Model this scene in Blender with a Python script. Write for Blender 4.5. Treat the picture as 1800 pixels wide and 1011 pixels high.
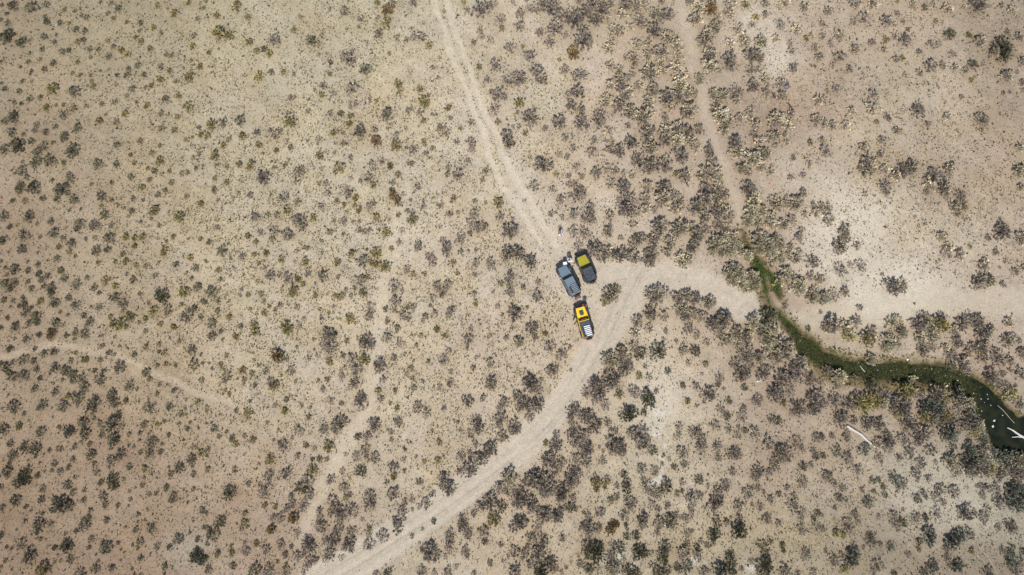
import bpy, bmesh, math, random
import numpy as np
from mathutils import Vector, Matrix
R = math.radians
random.seed(7); rng = np.random.default_rng(7)
for o in list(bpy.data.objects): bpy.data.objects.remove(o)
scene = bpy.context.scene
C = scene.collection

# ------------------------------------------------------------------ camera, sky, sun, exposure
S = 12.6                       # photo pixels per metre on the ground (drone shot straight down)
W_M = 1800 / S
CAM_H = W_M / 2 / 0.75
cam_d = bpy.data.cameras.new('camera'); cam = bpy.data.objects.new('camera', cam_d); C.objects.link(cam)
cam_d.lens = 24; cam_d.sensor_width = 36; cam_d.clip_start = 1; cam_d.clip_end = 6000
cam.location = (0, 0, CAM_H); cam.rotation_euler = (0, 0, 0)
scene.camera = cam
SUN_EL, SUN_AZ = R(54), R(184)          # azimuth clockwise from +Y
wd = bpy.data.worlds.new('World'); scene.world = wd; wd.use_nodes = True
nt = wd.node_tree; nt.nodes.clear()
sky = nt.nodes.new('ShaderNodeTexSky'); sky.sky_type = 'NISHITA'; sky.sun_disc = False
sky.sun_elevation = SUN_EL; sky.sun_rotation = SUN_AZ
bg = nt.nodes.new('ShaderNodeBackground'); bg.inputs['Strength'].default_value = 0.095
wo = nt.nodes.new('ShaderNodeOutputWorld')
nt.links.new(sky.outputs[0], bg.inputs[0]); nt.links.new(bg.outputs[0], wo.inputs[0])
sd = bpy.data.lights.new('sun', 'SUN'); sd.energy = 3.9; sd.angle = R(0.53); sd.color = (1.0, 0.955, 0.89)
sun = bpy.data.objects.new('sun', sd); C.objects.link(sun)
sdir = Vector((math.sin(SUN_AZ)*math.cos(SUN_EL), math.cos(SUN_AZ)*math.cos(SUN_EL), math.sin(SUN_EL)))
sun.rotation_euler = sdir.to_track_quat('Z', 'Y').to_euler(); sun.location = sdir*200
vs = scene.view_settings; vs.view_transform = 'Standard'; vs.look = 'None'; vs.gamma = 1; vs.use_curve_mapping = False
vs.exposure = 0.23

def P(px, py): return ((px-900)/S, (505.5-py)/S)

# ------------------------------------------------------------------ helpers
def srgb(c):
    c = np.asarray(c, float)/255.0
    return np.where(c <= 0.04045, c/12.92, ((c+0.055)/1.055)**2.4)

def tag(o, label=None, cat=None, group=None, kind=None):
    if label: o['label'] = label
    if cat: o['category'] = cat
    if group: o['group'] = group
    if kind: o['kind'] = kind
    return o

def empty(name, loc=(0,0,0), rz=0):
    o = bpy.data.objects.new(name, None); o.empty_display_size = 0.3
    C.objects.link(o); o.location = loc; o.rotation_euler = (0,0,rz); return o

def mesh_np(name, verts, quads=None, tris=None, cols=None, smooth=False, extra=None):
    me = bpy.data.meshes.new(name)
    verts = np.asarray(verts, np.float32).reshape(-1,3)
    me.vertices.add(len(verts)); me.vertices.foreach_set('co', verts.ravel())
    loops = []; starts = []; tot = []; n = 0
    if quads is not None and len(quads):
        q = np.asarray(quads, np.int32).reshape(-1,4); loops.append(q.ravel())
        starts.append(np.arange(len(q), dtype=np.int32)*4); tot.append(np.full(len(q),4,np.int32)); n = len(q)*4
    if tris is not None and len(tris):
        t = np.asarray(tris, np.int32).reshape(-1,3); loops.append(t.ravel())
        starts.append(n+np.arange(len(t), dtype=np.int32)*3); tot.append(np.full(len(t),3,np.int32))
    L = np.concatenate(loops); me.loops.add(len(L)); me.loops.foreach_set('vertex_index', L)
    st = np.concatenate(starts); me.polygons.add(len(st)); me.polygons.foreach_set('loop_start', st)
    me.polygons.foreach_set('loop_total', np.concatenate(tot))
    if smooth: me.polygons.foreach_set('use_smooth', np.ones(len(st), bool))
    me.update(calc_edges=True)
    if cols is not None:
        a = me.color_attributes.new('col', 'FLOAT_COLOR', 'POINT')
        c4 = np.ones((len(verts),4), np.float32); c4[:,:3] = cols; a.data.foreach_set('color', c4.ravel())
    if extra:
        for k, v in extra.items():
            a = me.attributes.new(k, 'FLOAT', 'POINT'); a.data.foreach_set('value', np.asarray(v, np.float32))
    return me

def link(name, me, mat=None, parent=None):
    o = bpy.data.objects.new(name, me); C.objects.link(o)
    if mat and not me.materials: me.materials.append(mat)
    if parent: o.parent = parent
    return o

def vnoise(x, y, scale, seed):
    x = np.asarray(x, float)/scale + 1000.0; y = np.asarray(y, float)/scale + 1000.0
    xi = np.floor(x).astype(np.int64); yi = np.floor(y).astype(np.int64); fx = x-xi; fy = y-yi
    fx = fx*fx*(3-2*fx); fy = fy*fy*(3-2*fy)
    def h(a, b):
        n = (a*374761393 + b*668265263 + seed*974634777) & 0x7fffffff
        n = ((n ^ (n >> 13))*1274126177) & 0x7fffffff
        return ((n ^ (n >> 16)) & 0xffff)/65535.0
    return (h(xi,yi)*(1-fx)+h(xi+1,yi)*fx)*(1-fy)+(h(xi,yi+1)*(1-fx)+h(xi+1,yi+1)*fx)*fy
def fbm(x, y, scale, seed, n=4):
    s = 0; a = 0.5; t = 0
    for i in range(n):
        s = s + a*vnoise(x, y, scale, seed+i*17); t += a; a *= 0.5; scale *= 0.5
    return s/t
def smooth(a, b, v):
    t = np.clip((v-a)/(b-a), 0, 1); return t*t*(3-2*t)
def pdist(px, py, pts):
    """distance (photo pixels) to a polyline; also the local half-width, linear along it"""
    best = np.full(px.shape, 1e9); wid = np.zeros(px.shape)
    for (x0,y0,w0),(x1,y1,w1) in zip(pts[:-1], pts[1:]):
        dx, dy = x1-x0, y1-y0
        t = np.clip(((px-x0)*dx+(py-y0)*dy)/(dx*dx+dy*dy), 0, 1)
        d = np.hypot(px-(x0+t*dx), py-(y0+t*dy)); m = d < best
        best = np.where(m, d, best); wid = np.where(m, w0+t*(w1-w0), wid)
    return best, wid
def grid_interp(px, py, grid, x0, dx, y0, dy):
    g = np.asarray(grid, float); ny, nx = g.shape[:2]
    u = np.clip((px-x0)/dx, 0, nx-1.001); v = np.clip((py-y0)/dy, 0, ny-1.001)
    i = u.astype(int); j = v.astype(int); fu = u-i; fv = v-j
    fu = fu*fu*(3-2*fu); fv = fv*fv*(3-2*fv)
    if g.ndim == 3: fu = fu[...,None]; fv = fv[...,None]
    return (g[j,i]*(1-fu)+g[j,i+1]*fu)*(1-fv)+(g[j+1,i]*(1-fu)+g[j+1,i+1]*fu)*fv

# ------------------------------------------------------------------ materials
def new_mat(name):
    m = bpy.data.materials.new(name); m.use_nodes = True
    return m, m.node_tree, m.node_tree.nodes['Principled BSDF']

def mat_plain(name, col, rough=0.5, metal=0.0, coat=0.0, var=0.12, nscale=6.0, bump=0.0, spec=0.5):
    m, t, b = new_mat(name)
    n = t.nodes.new('ShaderNodeTexNoise'); n.inputs['Scale'].default_value = nscale; n.inputs['Detail'].default_value = 5
    tc = t.nodes.new('ShaderNodeTexCoord'); t.links.new(tc.outputs['Object'], n.inputs['Vector'])
    mx = t.nodes.new('ShaderNodeMix'); mx.data_type = 'RGBA'
    c = srgb(col); mx.inputs[6].default_value = (*(c*(1-var)), 1); mx.inputs[7].default_value = (*np.minimum(c*(1+var),1), 1)
    t.links.new(n.outputs[0], mx.inputs[0]); t.links.new(mx.outputs[2], b.inputs['Base Color'])
    b.inputs['Roughness'].default_value = rough; b.inputs['Metallic'].default_value = metal
    b.inputs['Coat Weight'].default_value = coat; b.inputs['Specular IOR Level'].default_value = spec
    if bump:
        bp = t.nodes.new('ShaderNodeBump'); bp.inputs['Strength'].default_value = bump; bp.inputs['Distance'].default_value = 0.02
        t.links.new(n.outputs[0], bp.inputs['Height']); t.links.new(bp.outputs[0], b.inputs['Normal'])
    return m

def mat_ground():
    m, t, b = new_mat('soil'); N = t.nodes.new; K = t.links.new
    at = N('ShaderNodeAttribute'); at.attribute_name = 'col'
    gr = N('ShaderNodeAttribute'); gr.attribute_name = 'grit'
    tc = N('ShaderNodeTexCoord')
    def noise(sc, det=4, rough=0.6):
        n = N('ShaderNodeTexNoise'); n.inputs['Scale'].default_value = sc; n.inputs['Detail'].default_value = det
        n.inputs['Roughness'].default_value = rough; K(tc.outputs['Object'], n.inputs['Vector']); return n
    def rng_(src, a, b_, c, d):
        r = N('ShaderNodeMapRange'); r.inputs[1].default_value = a; r.inputs[2].default_value = b_
        r.inputs[3].default_value = c; r.inputs[4].default_value = d; K(src, r.inputs[0]); return r.outputs[0]
    def math_(op, a, b_):
        x = N('ShaderNodeMath'); x.operation = op
        for i, v in enumerate((a, b_)):
            if isinstance(v, (int, float)): x.inputs[i].default_value = v
            else: K(v, x.inputs[i])
        return x.outputs[0]
    n1 = noise(5.5, 6, 0.95); n2 = noise(0.9, 5, 0.6); n3 = noise(2.6, 4, 0.6)
    f = math_('MULTIPLY', rng_(n1.outputs[0], 0.3, 0.7, 0.50, 1.44), rng_(n2.outputs[0], 0.3, 0.7, 0.92, 1.08))
    f = math_('MULTIPLY', f, rng_(n3.outputs[0], 0.3, 0.7, 0.92, 1.08))
    # dark grit: thresholded voronoi cells, more of it where 'grit' is high
    vo = N('ShaderNodeTexVoronoi'); vo.inputs['Scale'].default_value = 4.2; K(tc.outputs['Object'], vo.inputs['Vector'])
    sep = N('ShaderNodeSeparateColor'); K(vo.outputs['Color'], sep.inputs[0])
    near = rng_(vo.outputs['Distance'], 0.12, 0.34, 1.0, 0.0)
    pick = math_('LESS_THAN', sep.outputs[0], math_('MULTIPLY', gr.outputs['Fac'], 0.55))
    g = math_('MULTIPLY', near, pick)
    f = math_('MULTIPLY', f, math_('SUBTRACT', 1.0, math_('MULTIPLY', g, 0.55)))
    # pale pebbles
    vo2 = N('ShaderNodeTexVoronoi'); vo2.inputs['Scale'].default_value = 3.3; K(tc.outputs['Object'], vo2.inputs['Vector'])
    sep2 = N('ShaderNodeSeparateColor'); K(vo2.outputs['Color'], sep2.inputs[0])
    near2 = rng_(vo2.outputs['Distance'], 0.10, 0.26, 1.0, 0.0)
    g2 = math_('MULTIPLY', near2, math_('LESS_THAN', sep2.outputs[1], math_('MULTIPLY', gr.outputs['Fac'], 0.22)))
    f = math_('ADD', f, math_('MULTIPLY', g2, 0.28))
    sc = N('ShaderNodeVectorMath'); sc.operation = 'SCALE'; K(at.outputs['Color'], sc.inputs[0]); K(f, sc.inputs['Scale'])
    K(sc.outputs[0], b.inputs['Base Color'])
    b.inputs['Roughness'].default_value = 0.95; b.inputs['Specular IOR Level'].default_value = 0.15
    bp = N('ShaderNodeBump'); bp.inputs['Strength'].default_value = 0.7; bp.inputs['Distance'].default_value = 0.05
    K(n1.outputs[0], bp.inputs['Height']); K(bp.outputs[0], b.inputs['Normal'])
    return m

def mat_foliage(name, trans=0.0):
    m, t, b = new_mat(name); K = t.links.new
    at = t.nodes.new('ShaderNodeAttribute'); at.attribute_name = 'col'
    oi = t.nodes.new('ShaderNodeObjectInfo')
    mr = t.nodes.new('ShaderNodeMapRange'); mr.inputs[3].default_value = 0.82; mr.inputs[4].default_value = 1.2
    K(oi.outputs['Random'], mr.inputs[0])
    n = t.nodes.new('ShaderNodeTexNoise'); n.inputs['Scale'].default_value = 9
    geo = t.nodes.new('ShaderNodeNewGeometry'); K(geo.outputs['Position'], n.inputs['Vector'])
    m2 = t.nodes.new('ShaderNodeMapRange'); m2.inputs[1].default_value = 0.3; m2.inputs[2].default_value = 0.7
    m2.inputs[3].default_value = 0.8; m2.inputs[4].default_value = 1.2; K(n.outputs[0], m2.inputs[0])
    mm = t.nodes.new('ShaderNodeMath'); mm.operation = 'MULTIPLY'; K(mr.outputs[0], mm.inputs[0]); K(m2.outputs[0], mm.inputs[1])
    sc = t.nodes.new('ShaderNodeVectorMath'); sc.operation = 'SCALE'; K(at.outputs['Color'], sc.inputs[0]); K(mm.outputs[0], sc.inputs['Scale'])
    K(sc.outputs[0], b.inputs['Base Color']); b.inputs['Roughness'].default_value = 0.8
    b.inputs['Specular IOR Level'].default_value = 0.2
    return m

M_soil = mat_ground(); M_leaf = mat_foliage('leaves'); M_twig = mat_foliage('twigs'); M_tuft = mat_foliage('tufts')
M_stone = mat_foliage('stones')

# ------------------------------------------------------------------ shrub positions, read off the photograph (5 x 3 tiles, 3x zoom)
TILES = {
(0,0): '75 35 28d,175 45 32d,245 28 22g,15 30 12g,40 75 14d,5 105 12g,45 125 22g,240 90 14d,250 118 20d,45 195 36d,118 228 28d,25 235 10d,160 215 10g,235 198 22g,300 182 8g,320 125 16g,345 55 14g,365 130 14y,400 160 18g,450 165 16g,395 62 12g,435 85 12g,460 95 18g,410 225 16y,440 212 16g,225 265 14g,290 225 14g,330 275 20g,365 270 16g,160 285 12y,75 293 6d,155 330 15g,212 318 14y,285 338 20d,5 328 10g,240 372 18d,168 378 12g,110 355 10g,385 388 12y,410 330 14y,425 400 14g,475 262 16g,520 265 14y,480 305 12g,570 222 14y,575 300 22g,600 250 16g,640 265 22y,675 290 18y,530 375 10g,600 100 16y,625 50 22g,570 75 14g,590 15 12y,530 15 12g,670 120 14y,745 125 16g,735 165 12g,745 220 18y,715 200 14g,795 260 18g,810 150 22y,850 170 12y,830 30 22y,920 75 26y,995 20 18y,1045 100 16g,1025 190 18g,1015 245 18y,1075 45 12y,880 295 16y,905 300 14y,975 300 8d,1010 320 12y,1055 355 22y,850 355 18g,895 375 16y,1000 410 24y,845 420 22y,760 395 16y,730 350 20g,680 365 16y,670 400 20d,620 400 14d,575 368 10g,480 400 10y,485 430 14y,495 460 16y,465 455 10y,930 432 18y,700 470 22g,770 460 12g,800 455 16y,870 522 22g,940 508 22y,670 510 16y,720 540 10g,775 560 18y,995 565 28y,850 600 16g,935 618 14y,660 605 20y,615 645 22g,540 550 16y,605 545 12y,455 562 12y,530 640 20y,560 605 10g,390 575 24y,340 555 14y,300 558 12y,340 610 24g,250 572 18y,285 472 32y,395 488 32g,220 518 18d,160 525 18d,105 485 16g,122 432 15d,168 432 12y,25 470 16d,10 440 10d,75 540 12g,115 548 12d,75 620 36g,30 640 22d,200 660 16g,190 690 22g,245 700 22g,295 672 16g,65 700 24g,125 710 14g,415 682 26g,345 725 26d,390 795 38g,100 770 44d,25 790 26g,170 750 20g,235 775 26g,200 805 26g,280 755 12y,195 858 32d,270 850 34g,340 860 16y,120 855 12g,120 900 26g,140 935 16g,520 870 30g,615 870 20g,620 770 20g,690 820 14g,740 745 16y,850 680 22g,920 690 16g,980 740 14y,1015 725 10y,1060 715 18y,1050 675 14g,845 770 14y,800 810 16y,845 855 24y,710 860 16y,780 890 12y,815 905 20g,895 905 14y,960 915 14g,990 915 14y,1035 888 14g,1020 835 14y,790 950 16g,690 935 22g,905 965 22y,750 990 20y,870 1005 14g,590 965 14g,375 940 26g,280 950 12g,110 985 26d,185 990 36d,330 1000 36g,485 975 12g',
(0,1): '105 5 18y,70 50 14d,135 50 22g,205 5 12g,230 38 18g,305 40 22g,360 10 16g,395 45 26g,540 28 28g,590 45 12g,535 75 12y,25 130 24g,158 132 28d,55 188 16d,90 182 6d,275 160 20g,200 170 12y,370 100 12y,430 92 10g,18 258 24d,132 236 30g,215 240 12g,288 222 28g,120 305 24d,425 170 26g,410 200 18g,500 180 28g,555 125 26g,590 180 22g,625 75 10y,655 90 12y,700 102 16g,740 160 12g,755 45 10g,705 40 16g,820 100 26y,835 20 18g,890 108 8g,950 135 30y,985 25 16y,1060 65 18y,800 145 12y,840 180 14y,785 180 8g,990 95 10y,335 250 18g,380 275 24g,315 292 16y,455 250 12g,500 245 14y,580 245 28g,600 265 10g,665 240 20y,710 245 20y,752 240 22y,710 290 18y,915 240 16y,1060 250 14g,880 262 10y,45 318 8d,202 322 9d,255 362 9d,305 355 22d,370 320 16y,400 340 12y,510 315 26g,568 308 20g,650 330 18y,665 370 20y,610 370 14y,520 375 14y,720 390 18y,770 392 14y,868 315 24y,1005 350 20y,1035 405 22g,930 385 18g,820 442 14g,840 370 10y,5 370 14d,30 400 12d,85 412 26d,152 418 18g,40 440 12d,35 485 26d,85 480 22d,55 515 20g,150 475 14g,150 370 10d,205 385 18d,325 418 20y,345 460 20g,210 435 20d,255 445 18g,225 465 20g,235 500 16g,170 512 18g,460 455 14y,275 510 26d,275 540 22d,410 490 26g,500 505 20g,525 535 12g,560 470 26y,610 498 18y,670 435 12g,705 465 20g,1012 460 12g,1045 505 26g,975 530 28y,860 550 42d,740 540 14y,25 572 18d,72 575 14d,122 555 12d,130 575 18d,135 600 18d,105 605 14d,58 605 9d,215 582 20y,295 585 26d,365 560 22g,405 600 24g,610 560 26g,655 592 28g,525 610 22g,480 607 9g,5 632 8g,45 665 14d,140 640 24g,195 655 26d,170 612 12d,320 635 12y,360 650 12g,445 655 18g,475 690 26g,160 690 20g,200 690 20d,300 690 24d,585 660 16y,645 635 14y,600 700 24y,640 690 24y,625 720 18y,665 715 14y,695 665 28y,675 640 14y,735 690 12y,770 670 18y,810 630 26y,890 628 26g,785 588 12y,960 595 14y,1028 615 18g,1072 580 16g,990 658 34g,1060 662 16g,848 698 18y,918 714 20y,770 735 14y,895 770 8y,945 790 14g,5 720 16d,82 715 24d,210 755 18d,275 752 28o,350 760 14g,400 745 20y,450 748 26g,140 780 22g,80 775 10g,395 775 14y,540 760 10g,605 765 12y,540 815 16y,590 800 8g,630 815 10y,672 825 8d,835 805 14y,770 820 18y,870 845 16y,840 845 12g,710 860 16g,1015 835 26g,1060 860 12g,55 828 20d,185 830 14d,235 855 20d,285 845 20d,400 850 12y,130 888 30d,180 892 18d,70 900 14d,5 905 14d,35 925 26d,195 938 18g,375 890 16g,450 888 20y,530 890 16y,575 850 16g,600 860 12g,295 928 24d,130 965 26d,75 975 24d,50 955 18d,350 945 26d,390 965 24d,262 962 8g,210 985 14d,435 990 26g,470 940 8g,500 945 16g,545 950 16g,635 925 30g,530 995 30g,775 955 26g,830 920 14g,928 918 12g,875 910 14y,1025 912 28d,1070 905 10g,790 990 16y,1065 995 16g,330 995 12y,385 1000 18g',
(0,2): '185 28 20g,290 48 22g,45 60 8g,10 130 8g,80 120 32g,128 160 14g,228 115 26g,205 130 14d,338 120 28g,360 70 20y,408 118 10y,275 130 7d,420 75 32g,390 50 12g,450 15 26g,498 118 40g,510 75 16g,595 68 30g,612 105 24g,685 15 28g,668 92 18g,725 30 12g,630 165 22g,605 210 42g,530 212 22g,450 208 28g,432 188 12g,500 185 12g,315 228 12d,370 252 36g,455 265 34g,540 270 20g,605 295 36g,475 320 16y,432 305 12y,395 335 18g,25 240 30g,105 225 20y,162 230 6d,218 255 28g,55 318 22g,135 335 24d,195 345 32d,262 352 14g,315 345 18g,232 372 7d,72 378 26g,188 388 10d,55 420 14d,45 465 32g,150 405 7d,155 432 8d,150 460 24d,130 495 34d,105 520 28d,200 485 16d,145 510 24d,10 545 16g,5 490 8g,290 425 20g,320 465 20g,275 460 12g,362 445 18g,385 402 18g,210 420 9g,238 463 8g,485 375 28g,498 422 14g,640 375 28g,590 408 28g,515 468 22g,535 522 18g,600 510 38d,615 545 18d,685 440 18g,655 505 12y,790 128 30g,820 105 10g,895 122 22g,958 162 18g,978 135 8g,765 215 22g,830 215 14y,868 198 11d,945 215 14g,990 240 14g,1005 205 10g,1048 238 8g,830 55 14y,785 82 8g,918 38 15d,845 5 14g,880 5 7d,1045 100 18y,685 268 14y,740 262 14g,785 265 7g,738 298 8g,708 335 12g,682 328 10g,892 272 14d,805 308 28g,855 318 10g,850 360 18g,790 370 26g,742 365 14g,968 298 8g,1018 335 18y,975 325 7g,1060 365 22y,1012 400 24g,1015 438 10g,890 440 9d,948 442 24d,900 475 18g,1020 480 18g,765 450 20y,800 450 8g,762 495 10g,828 498 7g,752 540 14y,715 550 8g,685 568 10g,878 550 18d,790 585 14g,825 580 14y,912 605 26d,1022 550 9d,985 570 7d,950 608 6d,990 628 9d,90 615 30g,15 655 18g,72 650 7d,230 555 22g,222 612 22d,330 635 42g,290 610 20g,370 640 28g,360 535 24g,390 575 20g,448 560 14d,445 612 16g,395 495 12g,550 600 24g,560 640 22g,480 668 16g,625 642 14y,690 610 14g,680 645 8g,140 650 14g,165 670 9g,122 685 6g,228 685 12g,135 725 12g,215 745 34g,270 740 22g,200 780 18g,168 795 7d,345 795 10y,405 778 14g,455 735 34g,470 710 20g,565 720 18g,615 740 6g,730 690 14g,780 670 8g,765 718 9g,728 728 8g,720 770 18g,800 765 24g,665 755 8g,1068 670 18g,1018 728 8g,10 800 18d,90 770 8g,120 845 28g,218 822 14y,485 820 22d,475 862 12d,625 840 12g,38 862 11d,65 870 11d,165 905 38g,30 935 14y,292 865 18d,360 852 40d,375 925 22g,565 862 34d,510 900 8g,640 875 8d,640 930 8d,740 840 24g,702 852 10g,728 872 9g,832 860 18g,893 862 16d,850 910 6g,945 820 28g,1000 790 10g,1045 820 18g,1072 760 12g,1040 905 36d,1070 930 22g,870 965 18g,745 920 18g,290 945 12y,325 935 12y,240 975 38y,510 975 26g,595 970 20g,5 970 14g,430 1005 34g,65 980 8g,120 1000 8g,700 975 10g,712 1005 10g,745 1005 9g,870 1003 10d,520 935 10g,440 905 7g,1030 890 20b,1055 915 26b,1020 925 16g,1062 940 20b,1040 870 14g,1005 905 12g',
(1,0): '165 42 28y,172 15 12d,65 85 18y,225 95 18y,75 180 34y,130 190 26y,370 215 34g,235 225 20y,275 270 16y,315 262 22d,340 285 20y,25 280 16y,75 260 8y,285 405 24y,350 385 22g,415 385 18y,470 395 12g,470 165 18y,510 95 14g,565 218 30d,605 235 16y,618 190 16g,625 158 9g,600 292 12g,740 70 30g,822 105 20g,815 145 14g,910 15 22y,995 15 26g,965 62 34o,912 98 14g,960 130 30y,918 185 24g,1015 205 20g,1065 215 18g,1060 88 10g,975 285 14g,780 275 16g,760 315 38g,725 320 14y,850 368 32d,830 380 14g,660 392 16y,780 468 34g,680 495 22g,625 455 20g,620 505 22y,580 475 12g,455 515 22g,545 590 14g,440 600 14g,660 600 22g,718 602 20d,770 615 16y,765 655 20y,795 550 18g,770 570 12g,905 535 14y,870 520 12g,1020 445 24y,1025 490 18y,1070 585 16g,960 605 36g,820 695 40g,895 688 22g,905 745 28o,1010 715 18g,1010 770 30y,1065 780 12y,1060 680 14y,965 680 12y,190 635 28g,98 650 24g,40 660 24y,15 720 20y,130 740 18y,200 720 20y,280 702 20g,345 690 16g,375 715 28g,400 695 16g,455 645 28y,465 655 14g,285 765 22y,100 770 20y,55 825 28y,380 797 16o,455 780 16y,435 740 10g,605 740 22g,680 705 20y,732 760 18y,610 825 22y,685 808 10g,730 705 12y,770 830 14g,880 858 16g,935 855 18g,978 878 22o,1020 920 22y,895 895 18g,865 940 28g,820 955 14g,890 980 20y,990 965 22g,770 942 14g,710 890 32y,245 875 26y,185 870 20y,118 880 14y,425 870 16y,310 940 36g,365 885 14y,55 940 14y,118 965 18y,495 910 26g,515 895 18g,480 960 12y,605 970 14g,640 970 20g,750 995 22g,990 1005 18d,50 1000 20y,1075 860 16y',
(1,1): '180 10 14y,155 35 14g,240 20 20g,70 45 12y,420 35 30g,490 55 18g,610 80 22g,650 5 18g,760 15 26g,795 35 20y,695 50 16y,735 72 16y,790 75 14y,815 100 20y,870 85 26g,895 65 14g,905 135 24y,990 15 26o,1020 55 28o,1045 15 16g,1068 105 16g,1020 125 16y,973 150 12y,1075 150 12g,735 158 22g,685 155 14y,780 160 10g,815 158 12y,575 138 22y,435 105 20y,380 128 22g,335 120 14y,265 138 26g,500 150 36g,520 190 28g,435 225 30g,460 235 20g,365 218 30g,355 250 18y,295 218 18g,230 235 20y,165 240 10y,270 265 16y,68 192 16g,25 265 16y,95 315 24g,125 275 10y,660 215 18y,730 225 12y,620 262 12g,815 205 16g,850 210 16y,870 200 12g,960 215 24y,920 200 12y,1038 208 22g,1025 268 22g,985 302 16y,855 305 10d,740 265 10g,485 315 16g,545 300 16y,265 332 16y,325 328 20y,200 345 20g,140 355 10g,405 360 20y,288 380 12y,320 405 12y,475 370 10g,530 370 24y,775 325 20y,905 325 28y,835 370 34g,880 375 22y,955 395 30y,905 385 20y,1065 415 22g,350 440 30g,395 445 14g,440 455 30g,548 435 20g,495 462 20y,520 490 16y,625 448 32g,620 320 10g,700 375 22y,705 450 14y,825 470 30g,855 455 18y,790 510 16y,835 535 24y,745 515 14y,720 555 24y,770 550 12g,690 550 14y,280 475 16y,75 415 16y,85 465 14y,5 365 10y,470 525 28y,300 540 22y,195 515 12g,230 545 16y,190 550 10y,315 580 14y,40 530 32d,75 572 16d,8 585 12g,70 630 18g,130 578 12y,400 600 18g,340 605 12y,585 550 16y,490 610 18y,375 620 14y,610 620 12y,680 605 10g,655 640 12y,130 660 16y,240 620 10y,315 640 22y,765 670 24y,795 695 10y,615 665 14g,522 672 14g,1000 485 26g,1000 520 18g,1040 520 10g,1005 580 32g,955 620 20g,1070 610 16y,1050 655 24g,1075 670 12g,1000 630 12y,870 615 32g,870 660 26g,962 685 18g,1015 725 20y,960 770 24g,1025 800 20g,42 698 26g,262 698 22y,190 710 16g,270 740 24y,165 765 20y,85 740 14g,40 762 26g,95 780 10g,440 720 34y,500 715 18g,425 740 14y,660 755 38g,625 800 26g,665 825 34g,690 755 14y,855 790 42g,825 785 16y,880 820 22g,575 780 12y,750 788 16y,485 820 12g,390 865 34o,430 880 16g,255 850 8g,115 865 14g,550 880 14g,590 860 10y,730 865 18g,780 885 34g,845 885 30y,1000 875 22g,922 915 38g,660 895 22y,805 940 30g,720 940 12y,725 975 22g,790 1000 26g,940 990 20g,202 940 22o,252 960 18y,325 945 22g,460 942 24g,120 975 28g,208 990 14y,85 912 16y,40 932 10g,25 905 8g,260 885 8y,350 1005 24g,405 970 10y,1075 935 10g,600 1000 14y,650 990 16y,480 1000 12y,1065 960 14y',
(1,2): '110 35 12g,130 55 14y,265 12 14g,370 12 28y,240 95 10g,168 140 16g,232 160 28y,10 145 14y,10 120 10y,375 115 18g,430 85 16g,425 145 20y,515 120 10g,550 178 18g,560 125 10y,625 30 18g,668 92 20g,658 155 9g,785 8 26g,825 95 38g,830 70 26g,915 40 22y,1005 40 18y,930 82 20g,1015 128 16y,722 105 14g,630 238 28g,715 205 40g,690 250 22g,897 215 38g,812 280 20d,858 280 26g,1018 202 26g,985 255 16y,985 295 14y,980 105 12y,50 240 20g,10 212 8g,75 280 14g,118 255 12g,35 208 8g,145 290 22d,165 318 18y,210 275 14g,255 300 18y,388 242 9y,498 250 24g,460 288 12g,412 325 30g,365 298 10y,15 350 16g,90 345 6g,10 380 10g,535 325 22y,655 330 32y,580 345 16y,490 380 18g,285 388 7g,345 400 28y,570 400 15d,607 398 18d,645 398 14y,805 385 26g,848 345 28g,900 390 28g,855 380 16y,745 375 14g,828 460 30d,728 462 20g,663 505 24g,572 452 26y,430 475 32g,342 485 30g,285 420 8g,160 455 18d,100 435 8g,15 455 18g,210 375 10g,230 530 16g,290 535 14g,340 525 14g,320 575 34g,132 575 36d,545 505 30g,500 550 24d,555 580 34g,530 560 20y,458 592 18g,462 635 26g,432 660 20g,525 645 30g,400 705 28g,360 705 18g,318 645 18y,375 650 16y,212 685 16y,210 740 30y,88 730 30d,10 680 10g,470 705 28o,353 768 24o,735 550 26g,765 585 18g,745 600 16y,675 625 32g,700 665 40g,725 700 32g,660 680 20g,780 665 34g,750 660 18g,605 670 20g,610 715 26g,620 755 34g,705 775 32g,680 825 38g,640 825 20g,875 585 28g,865 635 34g,890 630 22g,995 577 32g,1015 545 9g,960 518 14y,1000 450 32g,1000 490 20y,1050 400 16g,1055 460 14g,985 435 22g,1055 615 16g,1048 665 30g,1020 725 26g,1020 755 32d,1000 715 18g,1055 715 12g,790 768 18g,765 775 22g,762 840 38g,740 860 18g,775 880 16g,868 845 32g,865 800 18y,870 770 18y,940 800 34g,830 715 14y,490 785 22g,550 850 40g,540 820 28g,405 848 24g,458 858 14d,325 875 28g,275 842 22y,220 880 26g,212 838 12g,428 902 20g,490 910 28g,560 935 34g,585 930 22g,540 960 24g,665 895 32g,640 925 26g,722 920 22g,10 760 14d,50 795 34d,25 790 20d,10 845 12g,70 900 20y,5 920 18d,150 960 22g,145 895 22y,140 855 12y,195 770 14g,268 980 34g,340 985 32g,425 990 30g,520 1005 14g,20 980 20d,385 940 14y,430 960 16y,905 1005 22g,965 1002 24d',
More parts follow.
